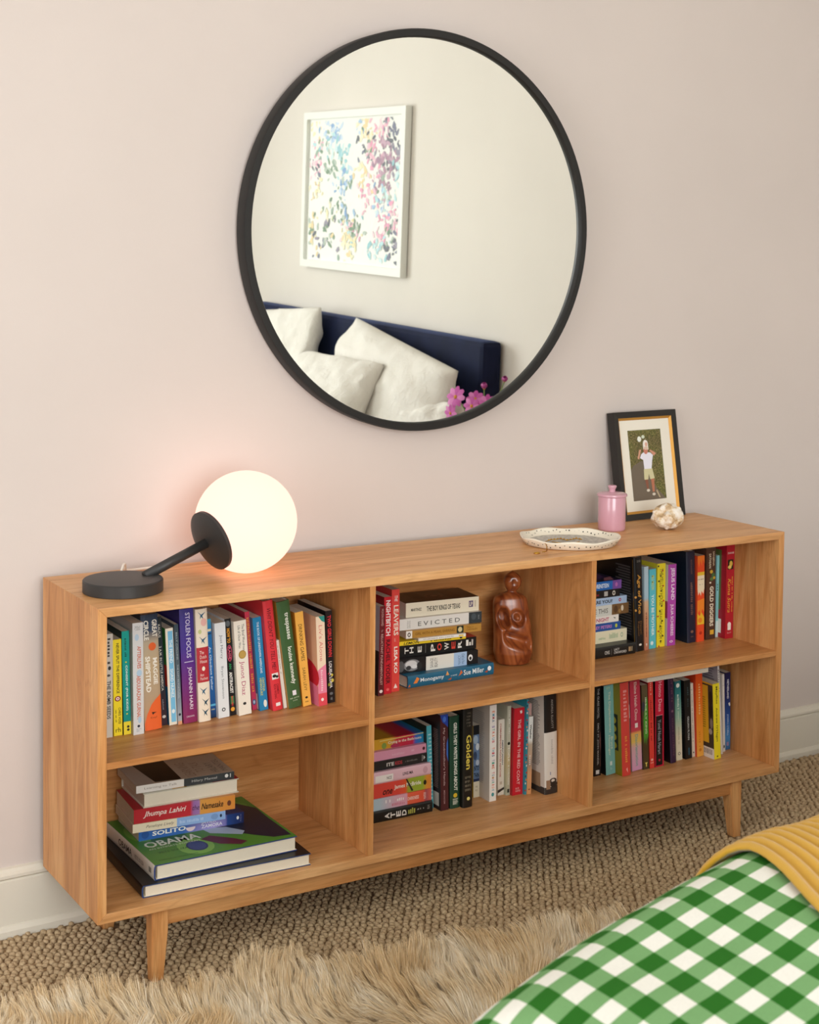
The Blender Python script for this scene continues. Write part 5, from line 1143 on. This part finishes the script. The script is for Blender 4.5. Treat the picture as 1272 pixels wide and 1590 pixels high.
# ------------------------------------------------------------------ bed, seen directly and in the mirror
bed = empty('bed', (1.2, -2.75, 0)); tag(bed, 'double bed with a navy velvet upholstered headboard', 'bed')
def bpart(o): o.parent = bed; o.matrix_parent_inverse = Matrix.Translation(-bed.location); return o
M_VELVET = bpy.data.materials.new('navy_velvet'); nt, N, L, bs = nodes_of(M_VELVET)
tc = node(N, 'ShaderNodeTexCoord'); n1 = noise_n(N, 7, 4, .6, .6); L.new(tc.outputs['Object'], n1.inputs['Vector'])
rr = ramp(N, [(.35, lin('#080d24')), (.7, lin('#101838'))]); L.new(n1.outputs[0], rr.inputs[0]); L.new(rr.outputs[0], bs.inputs['Base Color'])
bs.inputs['Roughness'].default_value = .75; bs.inputs['Sheen Weight'].default_value = .25; bs.inputs['Sheen Tint'].default_value = (.2, .3, .7, 1); bs.inputs['Specular IOR Level'].default_value = .2
M_LINEN = fabric('white_linen', '#e6e2da', 700, .92, .15, .03, .2)
nt = M_LINEN.node_tree; bn = [x for x in nt.nodes if x.type == 'BUMP'][0]; bw = nt.nodes.new('ShaderNodeBump'); nw = noise_n(nt.nodes, 26, 4, .6, .8)
nt.links.new([x for x in nt.nodes if x.type == 'TEX_COORD'][0].outputs['Object'], nw.inputs['Vector']); nt.links.new(nw.outputs[0], bw.inputs['Height']); bw.inputs['Strength'].default_value = .55; bw.inputs['Distance'].default_value = .012; nt.links.new(bw.outputs['Normal'], bn.inputs['Normal'])
M_SHEET = fabric('sheet_cotton', '#ece8df', 900, .9, .1, .02, .1)
YN, YF = -1.80, -3.98
bpart(box('headboard', (2.31, YF, .12), (2.402, YN, 1.061), M_VELVET, bevel=.022))
bpart(box('bed_base', (.22, YF+.06, .12), (2.31, YN-.06, .33), M_VELVET, bevel=.015))
bpart(box('mattress', (.2, YF+.05, .332), (2.305, YN-.05, .575), M_SHEET, bevel=.05))
for x in (.3, 2.2):
    for y in (YF+.15, YN-.15): bpart(box('leg', (x-.03, y-.03, 0), (x+.03, y+.03, .121), OAK_L, bevel=.003))

# green gingham duvet
XS = np.array([-.6, -.3, -.075, .02, .118, .276, .437, .57, .8, 1.2, 2.4]); YSIL = np.array([-2.06, -1.9, -1.79, -1.745, -1.704, -1.652, -1.606, -1.575, -1.565, -1.60, -1.66])
RB, ZTOP, XFOOT, XHEAD, YFAR = .12, .626, -.16, 1.62, -3.98
def duvet_point(a, b_, lift=0.0):
    """a: distance along the bed from the foot edge, b_: distance from the near edge towards the far side (negative = hanging down)"""
    def roll(q):          # distance past the edge (>0 inside) -> (offset outwards, drop)
        if q >= RB*math.pi/2: return (-(RB+(q-RB*math.pi/2)), 0.0)
        if q >= 0: ph_ = (RB*math.pi/2-q)/RB; return (-RB+RB*math.sin(ph_), RB*(1-math.cos(ph_)))
        return (0.0, RB-q)
    ox, dx = roll(a); x = XFOOT-ox
    ye = float(np.interp(x, XS, YSIL))+.069
    oy, dy = roll(b_); y = ye+oy
    drop = max(dx, dy)+.35*min(dx, dy)
    nz_ = mnoise.noise(Vector((x*3.1, y*3.1, 1.7)))*.010+mnoise.noise(Vector((x*8, y*8, 4.2)))*.004
    puff = .012*math.sin(min(1, max(0, b_)/.5)*math.pi)
    side = mnoise.noise(Vector((x*6, 3.3, drop*2)))*.03*min(1, dy/.2) if b_ < .15 else 0
    z = ZTOP-drop+nz_+puff
    # outward normal for lifting a second layer above this one
    nyv = math.sin((RB*math.pi/2-b_)/RB) if 0 <= b_ < RB*math.pi/2 else (1.0 if b_ < 0 else 0.0)
    nzv = math.sqrt(max(0, 1-nyv*nyv))
    return Vector((x, y+side+nyv*lift, max(.1, z)+nzv*lift))
def sheet(na, nb, a0, a1, b0, b1, fn):
    V, uv = [], []
    for i in range(na+1):
        for j in range(nb+1):
            a, b_ = a0+(a1-a0)*i/na, b0+(b1-b0)*j/nb
            V.append(fn(a, b_)); uv.append((a, b_))
    idx = np.arange((na+1)*(nb+1)).reshape(na+1, nb+1)
    F = np.stack([idx[:-1, :-1], idx[1:, :-1], idx[1:, 1:], idx[:-1, 1:]], -1).reshape(-1, 4)
    return np.array([tuple(v) for v in V]), F, np.array(uv)
M_GING = bpy.data.materials.new('green_gingham'); nt, N, L, bs = nodes_of(M_GING)
uvn = N.new('ShaderNodeUVMap'); uvn.uv_map = 'uv'; sx = N.new('ShaderNodeSeparateXYZ'); L.new(uvn.outputs[0], sx.inputs[0])
def stripe(sock, period):
    dv = N.new('ShaderNodeMath'); dv.operation = 'DIVIDE'; dv.inputs[1].default_value = period; L.new(sock, dv.inputs[0])
    ad = N.new('ShaderNodeMath'); ad.operation = 'ADD'; ad.inputs[1].default_value = 50.2; L.new(dv.outputs[0], ad.inputs[0])
    f = N.new('ShaderNodeMath'); f.operation = 'FRACT'; L.new(ad.outputs[0], f.inputs[0])
    g = N.new('ShaderNodeMath'); g.operation = 'GREATER_THAN'; g.inputs[1].default_value = .5; L.new(f.outputs[0], g.inputs[0]); return g.outputs[0]
ad = N.new('ShaderNodeMath'); ad.operation = 'ADD'; L.new(stripe(sx.outputs[0], .083), ad.inputs[0]); L.new(stripe(sx.outputs[1], .054), ad.inputs[1])
hv = N.new('ShaderNodeMath'); hv.operation = 'MULTIPLY'; hv.inputs[1].default_value = .5; L.new(ad.outputs[0], hv.inputs[0])
rr = ramp(N, [(0, lin('#efeee6')), (.34, lin('#78a66e')), (.67, lin('#27691d'))], 'CONSTANT'); L.new(hv.outputs[0], rr.inputs[0])
tc = node(N, 'ShaderNodeTexCoord'); n1 = noise_n(N, 420, 3, .7); L.new(tc.outputs['Object'], n1.inputs['Vector'])
r2 = ramp(N, [(.3, (.86, .86, .86)), (.7, (1, 1, 1))]); L.new(n1.outputs[0], r2.inputs[0])
L.new(mixc(N, L, rr.outputs[0], r2.outputs[0], .7, 'MULTIPLY'), bs.inputs['Base Color']); bs.inputs['Roughness'].default_value = .9; bs.inputs['Specular IOR Level'].default_value = .15
bump(N, L, bs, n1.outputs[0], .25, .001)
V, F, UV = sheet(110, 130, -.42, XHEAD-XFOOT, -.42, -1.49-YFAR, duvet_point)
duv = np_mesh('duvet', V, F, M_GING, None, True, UV); tag(duv, 'green and white gingham duvet draped over the bed', 'duvet')

# mustard ribbed throw lying across it
M_MUST = fabric('mustard_knit', '#c79828', 1100, .95, .3, .05, .4)
def throw_point(a, b_):
    # a across the ribs, b_ down over the near edge; the hem wanders a little
    hem = .36*max(0, min(.45, b_-.12))+(.05*max(0, (.16-b_))/.16 if b_ < .16 else 0)+.006*math.sin(b_*21)
    w = a-hem*math.exp(-max(0, a-.71)/.25)
    rib = abs(math.sin(math.pi*a/.021))
    return duvet_point(w, b_, .008+.010*rib**.7+.006*mnoise.noise(Vector((a*4, b_*5, .3))))
V, F, UV = sheet(330, 90, .715, 1.35, -.30, 1.6, throw_point)
thr = np_mesh('throw_blanket', V, F, M_MUST, None, True, UV); tag(thr, 'mustard yellow ribbed knit throw spread across the gingham duvet', 'blanket')
md = thr.modifiers.new('thick', 'SOLIDIFY'); md.thickness = .008; md.offset = 1

# pillows against the headboard
def pillow(label, centre, size, rot, seed, sag=0.0, hem=False):
    w, h, t = size; n, m = 56, 40
    rnd = random.Random(seed)
    def surf(u, v, s):
        eu, ev = 1-abs(u)**2.6, 1-abs(v)**2.6
        th = t/2*(max(0, eu)*max(0, ev))**.42
        pin = 1-.07*(1-abs(u)**2)*abs(v)**3; pin2 = 1-.06*(1-abs(v)**2)*abs(u)**3
        x = u*w/2*pin2*math.sqrt(1-.13*v*v*(1 if v > -2 else 0)); z = v*h/2*pin*math.sqrt(1-.13*u*u)
        cr = mnoise.noise(Vector((u*2.2+seed, v*2.2, s*.4)))*.022+mnoise.noise(Vector((u*6+seed, v*5, s)))*.008
        y = s*(th+cr*min(1, th/.03))
        z -= sag*(1-abs(v))*u*.1
        return (x, y, z)
    V, F = [], []
    for s in (-1, 1):
        for i in range(n+1):
            for j in range(m+1): V.append(surf(-1+2*i/n, -1+2*j/m, s))
    K = (n+1)*(m+1)
    for s in (0, 1):
        for i in range(n):
            for j in range(m):
                q_ = [s*K+i*(m+1)+j, s*K+(i+1)*(m+1)+j, s*K+(i+1)*(m+1)+j+1, s*K+i*(m+1)+j+1]; F.append(tuple(q_ if s == 0 else q_[::-1]))
    root = empty('pillow', centre, rot); tag(root, label, 'pillow', 'pillows piled against the headboard')
    o = mesh_obj('pillow_body', V, F, M_LINEN, root, smooth=True)
    bm = bmesh.new(); bm.from_mesh(o.data); bmesh.ops.remove_doubles(bm, verts=bm.verts[:], dist=.0006); bmesh.ops.recalc_face_normals(bm, faces=bm.faces[:]); bm.to_mesh(o.data); bm.free()
    if hem:
        # open flanged end of the pillowcase
        V, F = [], []
        for i in range(9):
            for j in range(m+1):
                f = i/8; v = -1+2*j/m
                V.append((w/2*(.93+.16*f), (.035*(1-f)+.012*math.sin(v*6+seed))*(1-abs(v)**4)*(-1), v*h/2*(.97+.03*f)))
        for i in range(8):
            for j in range(m): F.append((i*(m+1)+j, (i+1)*(m+1)+j, (i+1)*(m+1)+j+1, i*(m+1)+j+1))
        f_ = mesh_obj('pillowcase_flange', V, F, M_LINEN, root, smooth=True); mo = f_.modifiers.new('thick', 'SOLIDIFY'); mo.thickness = .004
    return root
# local X runs along the headboard, local Z up, local Y through the pillow
RZ = R(-90)     # local +X -> world -Y ; local -Y faces the room (-X)
def lean_rot(tilt, roll): return (Matrix.Rotation(RZ, 4, 'Z') @ Matrix.Rotation(-tilt, 4, 'X') @ Matrix.Rotation(roll, 4, 'Y')).to_euler()
pillow('upright white linen pillow against the headboard corner far from the window art', (2.195, -3.37, .842), (.66, .5, .17), lean_rot(.22, .10), 3)['label'] = 'white linen pillow standing upright, alone at its end of the headboard'
pillow('large', (2.16, -2.30, .807), (1.0, .47, .20), lean_rot(.30, -.15), 8, hem=False)['label'] = 'widest white linen pillow with a peaked corner, sloping along the headboard'
pillow('front', (1.97, -2.55, .752), (.76, .44, .19), lean_rot(.62, .05), 5)['label'] = 'white linen pillow lying in front of the widest one'
pillow('low', (2.13, -1.945, .70), (.50, .26, .16), lean_rot(.35, .08), 11)['label'] = 'greyish linen pillow tucked beneath the widest one beside the flowers'

# ------------------------------------------------------------------ framed watercolour on the side wall
art = empty('framed_painting', (XR, (-3.566-2.579)/2, 1.267)); tag(art, 'white framed abstract watercolour of floral dabs hanging above the bed', 'painting')
def apart(o): o.parent = art; o.matrix_parent_inverse = Matrix.Translation(-art.location); return o
AY0, AY1, AZ0, AZ1 = -3.566, -2.579, 1.267, 2.013
M_AF = plain('#eef0ea', .5)
fw = .034
for (a, c, z0, z1) in ((AY0, AY1, AZ0, AZ0+fw), (AY0, AY1, AZ1-fw, AZ1), (AY0, AY0+fw, AZ0+fw, AZ1-fw), (AY1-fw, AY1, AZ0+fw, AZ1-fw)):
    apart(box('frame_bar', (XR-.036, a, z0), (XR-.004, c, z1), M_AF))
apart(box('backing_board', (XR-.004, AY0+.004, AZ0+.004), (XR-.0005, AY1-.004, AZ1-.004), plain('#6a5644', .7)))
apart(box('watercolour_paper', (XR-.018, AY0+fw, AZ0+fw), (XR-.004, AY1-fw, AZ1-fw), plain('#f2f3ee', .8)))
rnd = random.Random(21); V, F, mi, mats_, mixd = [], [], [], [], {}
layers = [0]
def dab(y, z, a, b_, rot, col):
    if col not in mixd: mixd[col] = len(mats_); mats_.append(plain(col, .8))
    b0 = len(V); n = 9; layers[0] += 1; xx = XR-.0182-.0000025*layers[0]
    for k in range(n):
        t_ = 2*math.pi*k/n; r_ = .65+.6*rnd.random(); p_ = a*r_*math.cos(t_); q_ = b_*r_*math.sin(t_)
        V.append((xx, min(AY1-fw-.01, max(AY0+fw+.01, y+p_*math.cos(rot)-q_*math.sin(rot))), min(AZ1-fw-.01, max(AZ0+fw+.01, z+p_*math.sin(rot)+q_*math.cos(rot)))))
    F.append(tuple(range(b0, b0+n))); mi.append(mixd[col])
def sprig(u, v, cols, n, sp=.05, hgt=.055, size=.0135):
    for _ in range(n):
        y = AY0+fw+(u+rnd.gauss(0, sp))*(AY1-AY0-2*fw); z = AZ1-fw-(v+rnd.gauss(0, hgt))*(AZ1-AZ0-2*fw)
        s_ = size*(.5+rnd.random()); dab(y, z, s_*1.1, s_*.6, rnd.random()*3.1, rnd.choice(cols))
pk, bl_, tq, gr, ye, dk, pl = ['#eec4d2', '#ecaec6', '#f3d8df'], ['#b0cbe6', '#cfdff0', '#93b2d8'], ['#bfe2e8', '#a4d0d8', '#d8edee'], ['#8ba28e', '#a3b7aa', '#bfccc2'], ['#f0e8c2', '#eed9ae', '#f4eed4'], ['#8a8ea0', '#7c8088', '#a39fae'], ['#b898aa', '#cdb0c0', '#ab92a6']
for (u, v, c, n) in [(.07, .08, ye, 8), (.1, .24, pk, 14), (.08, .36, pk+dk, 16), (.24, .1, bl_, 14), (.3, .12, bl_, 10), (.22, .22, tq+gr, 22), (.24, .34, gr, 16), (.38, .24, tq, 18), (.4, .4, tq+bl_, 18), (.42, .5, bl_+gr, 14),
                     (.58, .06, bl_+ye, 16), (.64, .1, ye, 14), (.76, .08, pk, 14), (.86, .1, dk, 18), (.92, .2, dk, 12), (.62, .22, gr+dk, 14), (.7, .28, pk, 20), (.8, .2, pl, 18), (.78, .34, pl, 20), (.9, .32, pl+dk, 22), (.6, .38, ye, 14), (.95, .38, tq, 10), (.84, .45, pl+gr, 16),
                     (.66, .54, pk, 14), (.82, .56, tq+bl_, 16), (.9, .68, pk, 18), (.92, .8, dk+gr, 14), (.8, .78, pk, 12), (.78, .88, tq, 14), (.08, .52, ye, 10), (.06, .78, ye+gr, 12), (.24, .66, gr+ye, 14), (.12, .9, dk+ye, 10), (.26, .84, gr+dk, 10), (.42, .66, bl_+gr, 10), (.44, .84, ye, 16), (.5, .82, ye+pk, 16), (.56, .78, tq+gr, 14), (.5, .9, ye, 12), (.93, .88, dk, 12)]:
    sprig(u, v, c, int(n*1.5))
o = apart(mesh_obj('painted_dabs', V, F, mats_, None, midx=mi)); o['kind'] = 'stuff'

# ------------------------------------------------------------------ nightstand with a vase of cosmos
ns = empty('nightstand', (2.17, -1.46, 0)); tag(ns, 'small oak nightstand between the bed and the long wall', 'nightstand')
for nm, a, c in (('table_top', (-.2, -.2, .53), (.2, .2, .55)), ('cabinet_body', (-.19, -.19, .30), (.19, .19, .53)), ('drawer_front', (-.2, -.18, .315), (-.19, .18, .52))):
    box(nm, a, c, OAK_X2, ns, bevel=.002)
for x in (-.17, .17):
    for y in (-.17, .17): box('leg', (x-.015, y-.015, 0), (x+.015, y+.015, .30), OAK_L, ns)
vase = lathe('vase', [(.03, .0002), (.042, .004), (.05, .05), (.045, .1), (.03, .135), (.033, .15), (.029, .149), (.027, .13), (.001, .128)], plain('#cfd8da', .1, 0, .5), None, 40)
vase.location = (2.16, -1.545, .5502); tag(vase, 'small pale glazed vase on the nightstand holding pink cosmos', 'vase')
M_STEM = plain('#6f8a3c', .6); M_PET = [plain('#c65aa8', .6), plain('#d67cba', .6), plain('#b9479a', .6)]; M_EYE = plain('#c9872e', .7)
rnd = random.Random(9)
def cosmos(tip, facing, size, label, closed=False):
    base = Vector((2.16, -1.545, .695)); tip = Vector(tip)+Vector((.03, -.045, 0))
    root = empty('cosmos_flower', base); tag(root, label, 'flower', 'pink cosmos in the vase')
    mid_ = (base+tip)/2+Vector((0, 0, .03))
    pts = []
    for k in range(9):
        t_ = k/8; pts.append((base*(1-t_)**2+mid_*2*t_*(1-t_)+tip*t_**2)-base)
    tube('stem', pts, .0018, M_STEM, root, 6)
    qf = Vector(facing).normalized().to_track_quat('Z', 'Y').to_matrix(); off = tip-base
    for k in range(8):
        a0 = 2*math.pi*k/8; V, F = [], []
        for i in range(5):
            f = i/4; wdt = size*.30*math.sin(math.pi*min(1, .12+f*.75)); rr_ = size*(.12+.88*f); up = size*(.10*f-.16*f*f) if not closed else size*(.9*f)
            if closed: rr_ = size*(.08+.32*math.sin(f*2.4))
            for s in (-1, 0, 1):
                V.append(qf @ Vector((math.cos(a0)*rr_-math.sin(a0)*wdt*s, math.sin(a0)*rr_+math.cos(a0)*wdt*s, up+(.03*size if s == 0 else 0)))+off)
        for i in range(4):
            for s in range(2): F.append((i*3+s, i*3+s+1, (i+1)*3+s+1, (i+1)*3+s))
        mesh_obj('petal', V, F, M_PET[k % 3], root, smooth=True)
    bm = bmesh.new(); bmesh.ops.create_icosphere(bm, subdivisions=2, radius=size*.2)
    for v in bm.verts: v.co = qf @ Vector((v.co.x, v.co.y, v.co.z*.6)) + off
    bm_obj('flower_eye', bm, M_EYE, root, True)
FL = [((2.10, -1.660, .862), (-1, .35, .3), .043, 'largest open cosmos, facing out from the middle of the bunch'), ((2.12, -1.735, .812), (-1, -.1, .5), .036, 'open pink cosmos low beside the pillow'), ((2.13, -1.79, .79), (-.7, -.5, .5), .028, 'small pink cosmos drooping onto the pillow'),
      ((2.15, -1.60, .86), (-.6, .6, .5), .036, 'half-turned pink cosmos next to the largest bloom'), ((2.16, -1.555, .905), (-.3, .3, 1), .026, 'closed cosmos bud on an arching stem'), ((2.18, -1.45, .945), (-.3, .5, .8), .024, 'tall small cosmos standing above the bunch'),
      ((2.11, -1.56, .84), (-1, .5, .1), .036, 'pink cosmos facing the mirror wall'), ((2.08, -1.66, .80), (-1, .2, -.1), .034, 'pink cosmos hanging below the largest bloom'), ((2.14, -1.50, .86), (-.8, .8, .3), .032, 'pale pink cosmos at the wall side of the bunch')]
for i, (tp, fc, sz, lb) in enumerate(FL): cosmos(tp, fc, sz, lb, closed=(i in (4, 5)))

# ------------------------------------------------------------------ woven carpet
M_SISAL = bpy.data.materials.new('sisal_loops'); nt, N, L, bs = nodes_of(M_SISAL)
tc = node(N, 'ShaderNodeTexCoord'); n1 = noise_n(N, 110, 3, .7); L.new(tc.outputs['Object'], n1.inputs['Vector']); n2 = noise_n(N, 900, 3, .7); L.new(tc.outputs['Object'], n2.inputs['Vector'])
r1 = ramp(N, [(.3, lin('#a88f70')), (.5, lin('#c4ab88')), (.72, lin('#dbc5a2'))]); L.new(n1.outputs[0], r1.inputs[0])
r2 = ramp(N, [(.3, (.62, .58, .52)), (.65, (1, 1, 1))]); L.new(n2.outputs[0], r2.inputs[0])
L.new(mixc(N, L, r1.outputs[0], r2.outputs[0], .7, 'MULTIPLY'), bs.inputs['Base Color']); bs.inputs['Roughness'].default_value = .6; bs.inputs['Specular IOR Level'].default_value = .35
bump(N, L, bs, n2.outputs[0], .6, .001)
M_FLOOR = bpy.data.materials.new('carpet_ground'); nt, N, L, bs = nodes_of(M_FLOOR)
tc = node(N, 'ShaderNodeTexCoord'); v1 = N.new('ShaderNodeTexVoronoi'); v1.inputs['Scale'].default_value = 75; L.new(tc.outputs['Object'], v1.inputs['Vector'])
r1 = ramp(N, [(.1, lin('#a48a66')), (.6, lin('#7a6246'))]); L.new(v1.outputs['Distance'], r1.inputs[0]); L.new(r1.outputs[0], bs.inputs['Base Color']); bs.inputs['Roughness'].default_value = .9
bpy.data.objects['floor'].data.materials[0] = M_FLOOR
rng = np.random.default_rng(5)
cd = np.array([.571, .82]); rd = np.array([.82, -.571]); pr, pc = .0158, .0135
I, J = np.meshgrid(np.arange(-320, 320), np.arange(-320, 320), indexing='ij')
P = (I[..., None]+(J % 2)[..., None]*.22)*pr*rd+J[..., None]*pc*cd
P = P.reshape(-1, 2)+rng.normal(0, .0015, (I.size, 2))
keep = (P[:, 0] > -.75) & (P[:, 0] < XR-.006) & (P[:, 1] > -1.05) & (P[:, 1] < .035+.0114*P[:, 0]-.026) & ~((P[:, 0] > .2) & (P[:, 1] < -.75) & (P[:, 0] < .9)) & (P[:, 1] > np.interp(P[:, 0], [-.75, -.45, -.04, .15, .3, .39, .78, 1.04, 1.2], [-.52, -.44, -.425, -.5, -.46, -.56, -.63, -.67, -.9]))
for (lx, sx_, ly, sy_) in ((.118, 1, LY0, 1), (1.7115, -1, LY0, 1), (.118, 1, LY1, -1), (1.7115, -1, LY1, -1)):
    cx_, cy_ = lx+sx_*.012, ly+sy_*.012
    keep &= ~((abs(P[:, 0]-cx_) < .019) & (abs(P[:, 1]-cy_) < .019))
P = P[keep]; n = len(P)
k = 6; ang = np.arange(k)*2*np.pi/k
rings = [(1.0, .0), (.82, .72), (0.0, 1.0)]
wa = rng.uniform(.0070, .0082, n); wb = rng.uniform(.0064, .0080, n); ht = rng.uniform(.0050, .0100, n); tilt = rng.normal(0, .25, (n, 2))
rot = rng.normal(.45, .45, n)
ax = np.stack([np.cos(rot), np.sin(rot)], 1); A = ax[:, :1]*rd+ax[:, 1:]*cd; Bv = -ax[:, 1:]*rd+ax[:, :1]*cd
vs_ = []
for (s_, hz) in rings[:2]:
    for a in ang:
        xy = P+A*(wa*s_*np.cos(a))[:, None]+Bv*(wb*s_*np.sin(a))[:, None]
        zz = ht*hz*(1+tilt[:, 0]*np.cos(a)*.6+tilt[:, 1]*np.sin(a)*.6)
        vs_.append(np.concatenate([xy, np.maximum(zz, .0002)[:, None]], 1))
vs_.append(np.concatenate([P, ht[:, None]], 1))
VV = np.stack(vs_, 1); m_ = VV.shape[1]
tri = []
for a in range(k):
    b2 = (a+1) % k; tri += [(a, b2, k+b2), (a, k+b2, k+a), (k+a, k+b2, 2*k)]
FF = (np.arange(n)*m_)[:, None, None]+np.array(tri)[None]
cl = np_mesh('carpet_loops', VV.reshape(-1, 3), FF.reshape(-1, 3), M_SISAL, None, True); tag(cl, 'looped beige sisal weave of the wall to wall carpet', 'carpet', kind='stuff')

# ------------------------------------------------------------------ shaggy sheepskin rug
EDGE = np.array([(-.75, -.47), (-.45, -.39), (-.30, -.375), (-.19, -.365), (-.04, -.375), (.06, -.445), (.15, -.482), (.24, -.455), (.30, -.415), (.345, -.45), (.39, -.505), (.47, -.53), (.56, -.52), (.66, -.545), (.78, -.575), (.86, -.60), (.93, -.59), (1.04, -.615), (1.14, -.70), (1.2, -.85)])
rug = empty('sheepskin_rug', (.25, -.8, 0)); tag(rug, 'shaggy beige sheepskin rug lying on the carpet beside the bed', 'rug')
def edge_y(x): return np.interp(x, EDGE[:, 0], EDGE[:, 1])
nx = 90; xs_ = np.linspace(-.72, 1.18, nx); V, F = [], []
for x in xs_:
    e0 = float(edge_y(x)); y1 = -1.45+.25*((x-.25)/.95)**4
    for f, z in ((0, .002), (0, .0075), (.02, .014), (.5, .017), (.98, .014), (1, .0075), (1, .002)): V.append((x-.25, e0+(y1-e0)*f+.8, z))
for i in range(nx-1):
    for j in range(6): F.append((i*7+j, i*7+j+1, (i+1)*7+j+1, (i+1)*7+j))
mesh_obj('rug_hide', V, F, plain('#dcc298', .95), rug, smooth=True)
rng = np.random.default_rng(11); NH = 120000
hx = rng.uniform(-.55, 1.15, NH*3); hy = rng.uniform(-1.15, -.36, NH*3)
bottom = np.interp(hx, [-.55, -.21, .58, 1.15], [-.62, -.55, -1.0, -1.15])
ok = (hy < edge_y(hx)-.004) & (hy > bottom); hx, hy = hx[ok][:NH], hy[ok][:NH]
gx = rng.uniform(-.7, 1.16, 160000); gy = rng.uniform(-1.42, -.4, 160000); gb = np.interp(gx, [-.55, -.21, .58, 1.15], [-.62, -.55, -1.0, -1.15])
ok = (gy < np.minimum(np.where((gx < -.55), 9, gb), edge_y(gx)-.004)) & (gy > -1.43+.25*((gx-.25)/.95)**4); gx, gy = gx[ok][:70000], gy[ok][:70000]
wide = np.concatenate([np.ones(len(hx)), np.full(len(gx), 2.2)]); hx, hy = np.concatenate([hx, gx]), np.concatenate([hy, gy]); n = len(hx)
def vnoise(x, y, s, seed):
    g = np.random.default_rng(seed).random((64, 64)); X, Y_ = (x*s) % 63, (y*s) % 63
    i, j = X.astype(int), Y_.astype(int); fx, fy = X-i, Y_-j; fx = fx*fx*(3-2*fx); fy = fy*fy*(3-2*fy)
    return (g[i, j]*(1-fx)+g[i+1, j]*fx)*(1-fy)+(g[i, j+1]*(1-fx)+g[i+1, j+1]*fx)*fy
# tufts: every strand is pulled towards the tip of the tuft it belongs to
cs = .026
ci, cj = np.floor(hx/cs), np.floor(hy/cs)
def hsh(a, b_, s): return np.modf(np.abs(np.sin(a*127.1+b_*311.7+s*74.7)*43758.5453))[0]
tx, ty = (ci+.2+.6*hsh(ci, cj, 1))*cs, (cj+.2+.6*hsh(ci, cj, 2))*cs
edge_d = edge_y(hx)-hy
flow = 1.45+1.5*(vnoise(hx+5, hy+9, 7, 3)-.5)+1.0*(vnoise(hx+5, hy+9, 19, 4)-.5)          # heading of the pile, mostly towards the wall
flow = flow+np.where(edge_d > .16, (vnoise(hx+2, hy+3, 5, 8)-.5)*3.0, 0)
dx, dy = np.cos(flow), np.sin(flow)
ln = rng.uniform(.045, .078, n)*(.75+.5*hsh(ci, cj, 3)); up = .45+.5*vnoise(hx+1, hy+4, 14, 6)
tipx = hx+dx*ln*(1-up*.45)+(tx-hx)*.55+rng.normal(0, .003, n); tipy = hy+dy*ln*(1-up*.45)+(ty-hy)*.55+rng.normal(0, .003, n)
tipz = .014+ln*up*.75+rng.normal(0, .003, n)
root_ = np.stack([hx, hy, np.full(n, .013)], 1); tip_ = np.stack([tipx, tipy, np.maximum(tipz, .012)], 1)
mid_ = root_*.5+tip_*.5; mid_[:, 2] += ln*.28
wd = rng.uniform(.0006, .0012, n)*wide; sd = rng.uniform(0, np.pi, n); side = np.stack([np.cos(sd), np.sin(sd), rng.normal(0, .4, n)], 1)
VV = []
for t_, wf in ((0, 1), (.35, 1), (.7, .7), (1, .08)):
    c = root_*(1-t_)**2+mid_*2*t_*(1-t_)+tip_*t_**2
    for s_ in (-1, 1): VV.append(c+side*(wd*wf*.5*s_)[:, None])
VV = np.stack(VV, 1)-np.array([.25, -.8, 0])
q_ = np.array([(0, 1, 3, 2), (2, 3, 5, 4), (4, 5, 7, 6)])
FF = ((np.arange(n)*8)[:, None, None]+q_[None]).reshape(-1, 4)
tone = np.clip(vnoise(hx+3, hy+7, 16, 12)*.7+rng.random(n)*.5-.1, 0, .999); mids = np.repeat((tone*4).astype(int), 3)
fm = []
for hc in ('#debd8c', '#ecd2a8', '#f4e1c0', '#faeed8'): fm.append(plain(hc, .75, 0, .25, 0, .2))
fur = np_mesh('fur_pile', VV.reshape(-1, 3), FF, fm, rug, False, None, mids); fur['kind'] = 'stuff'
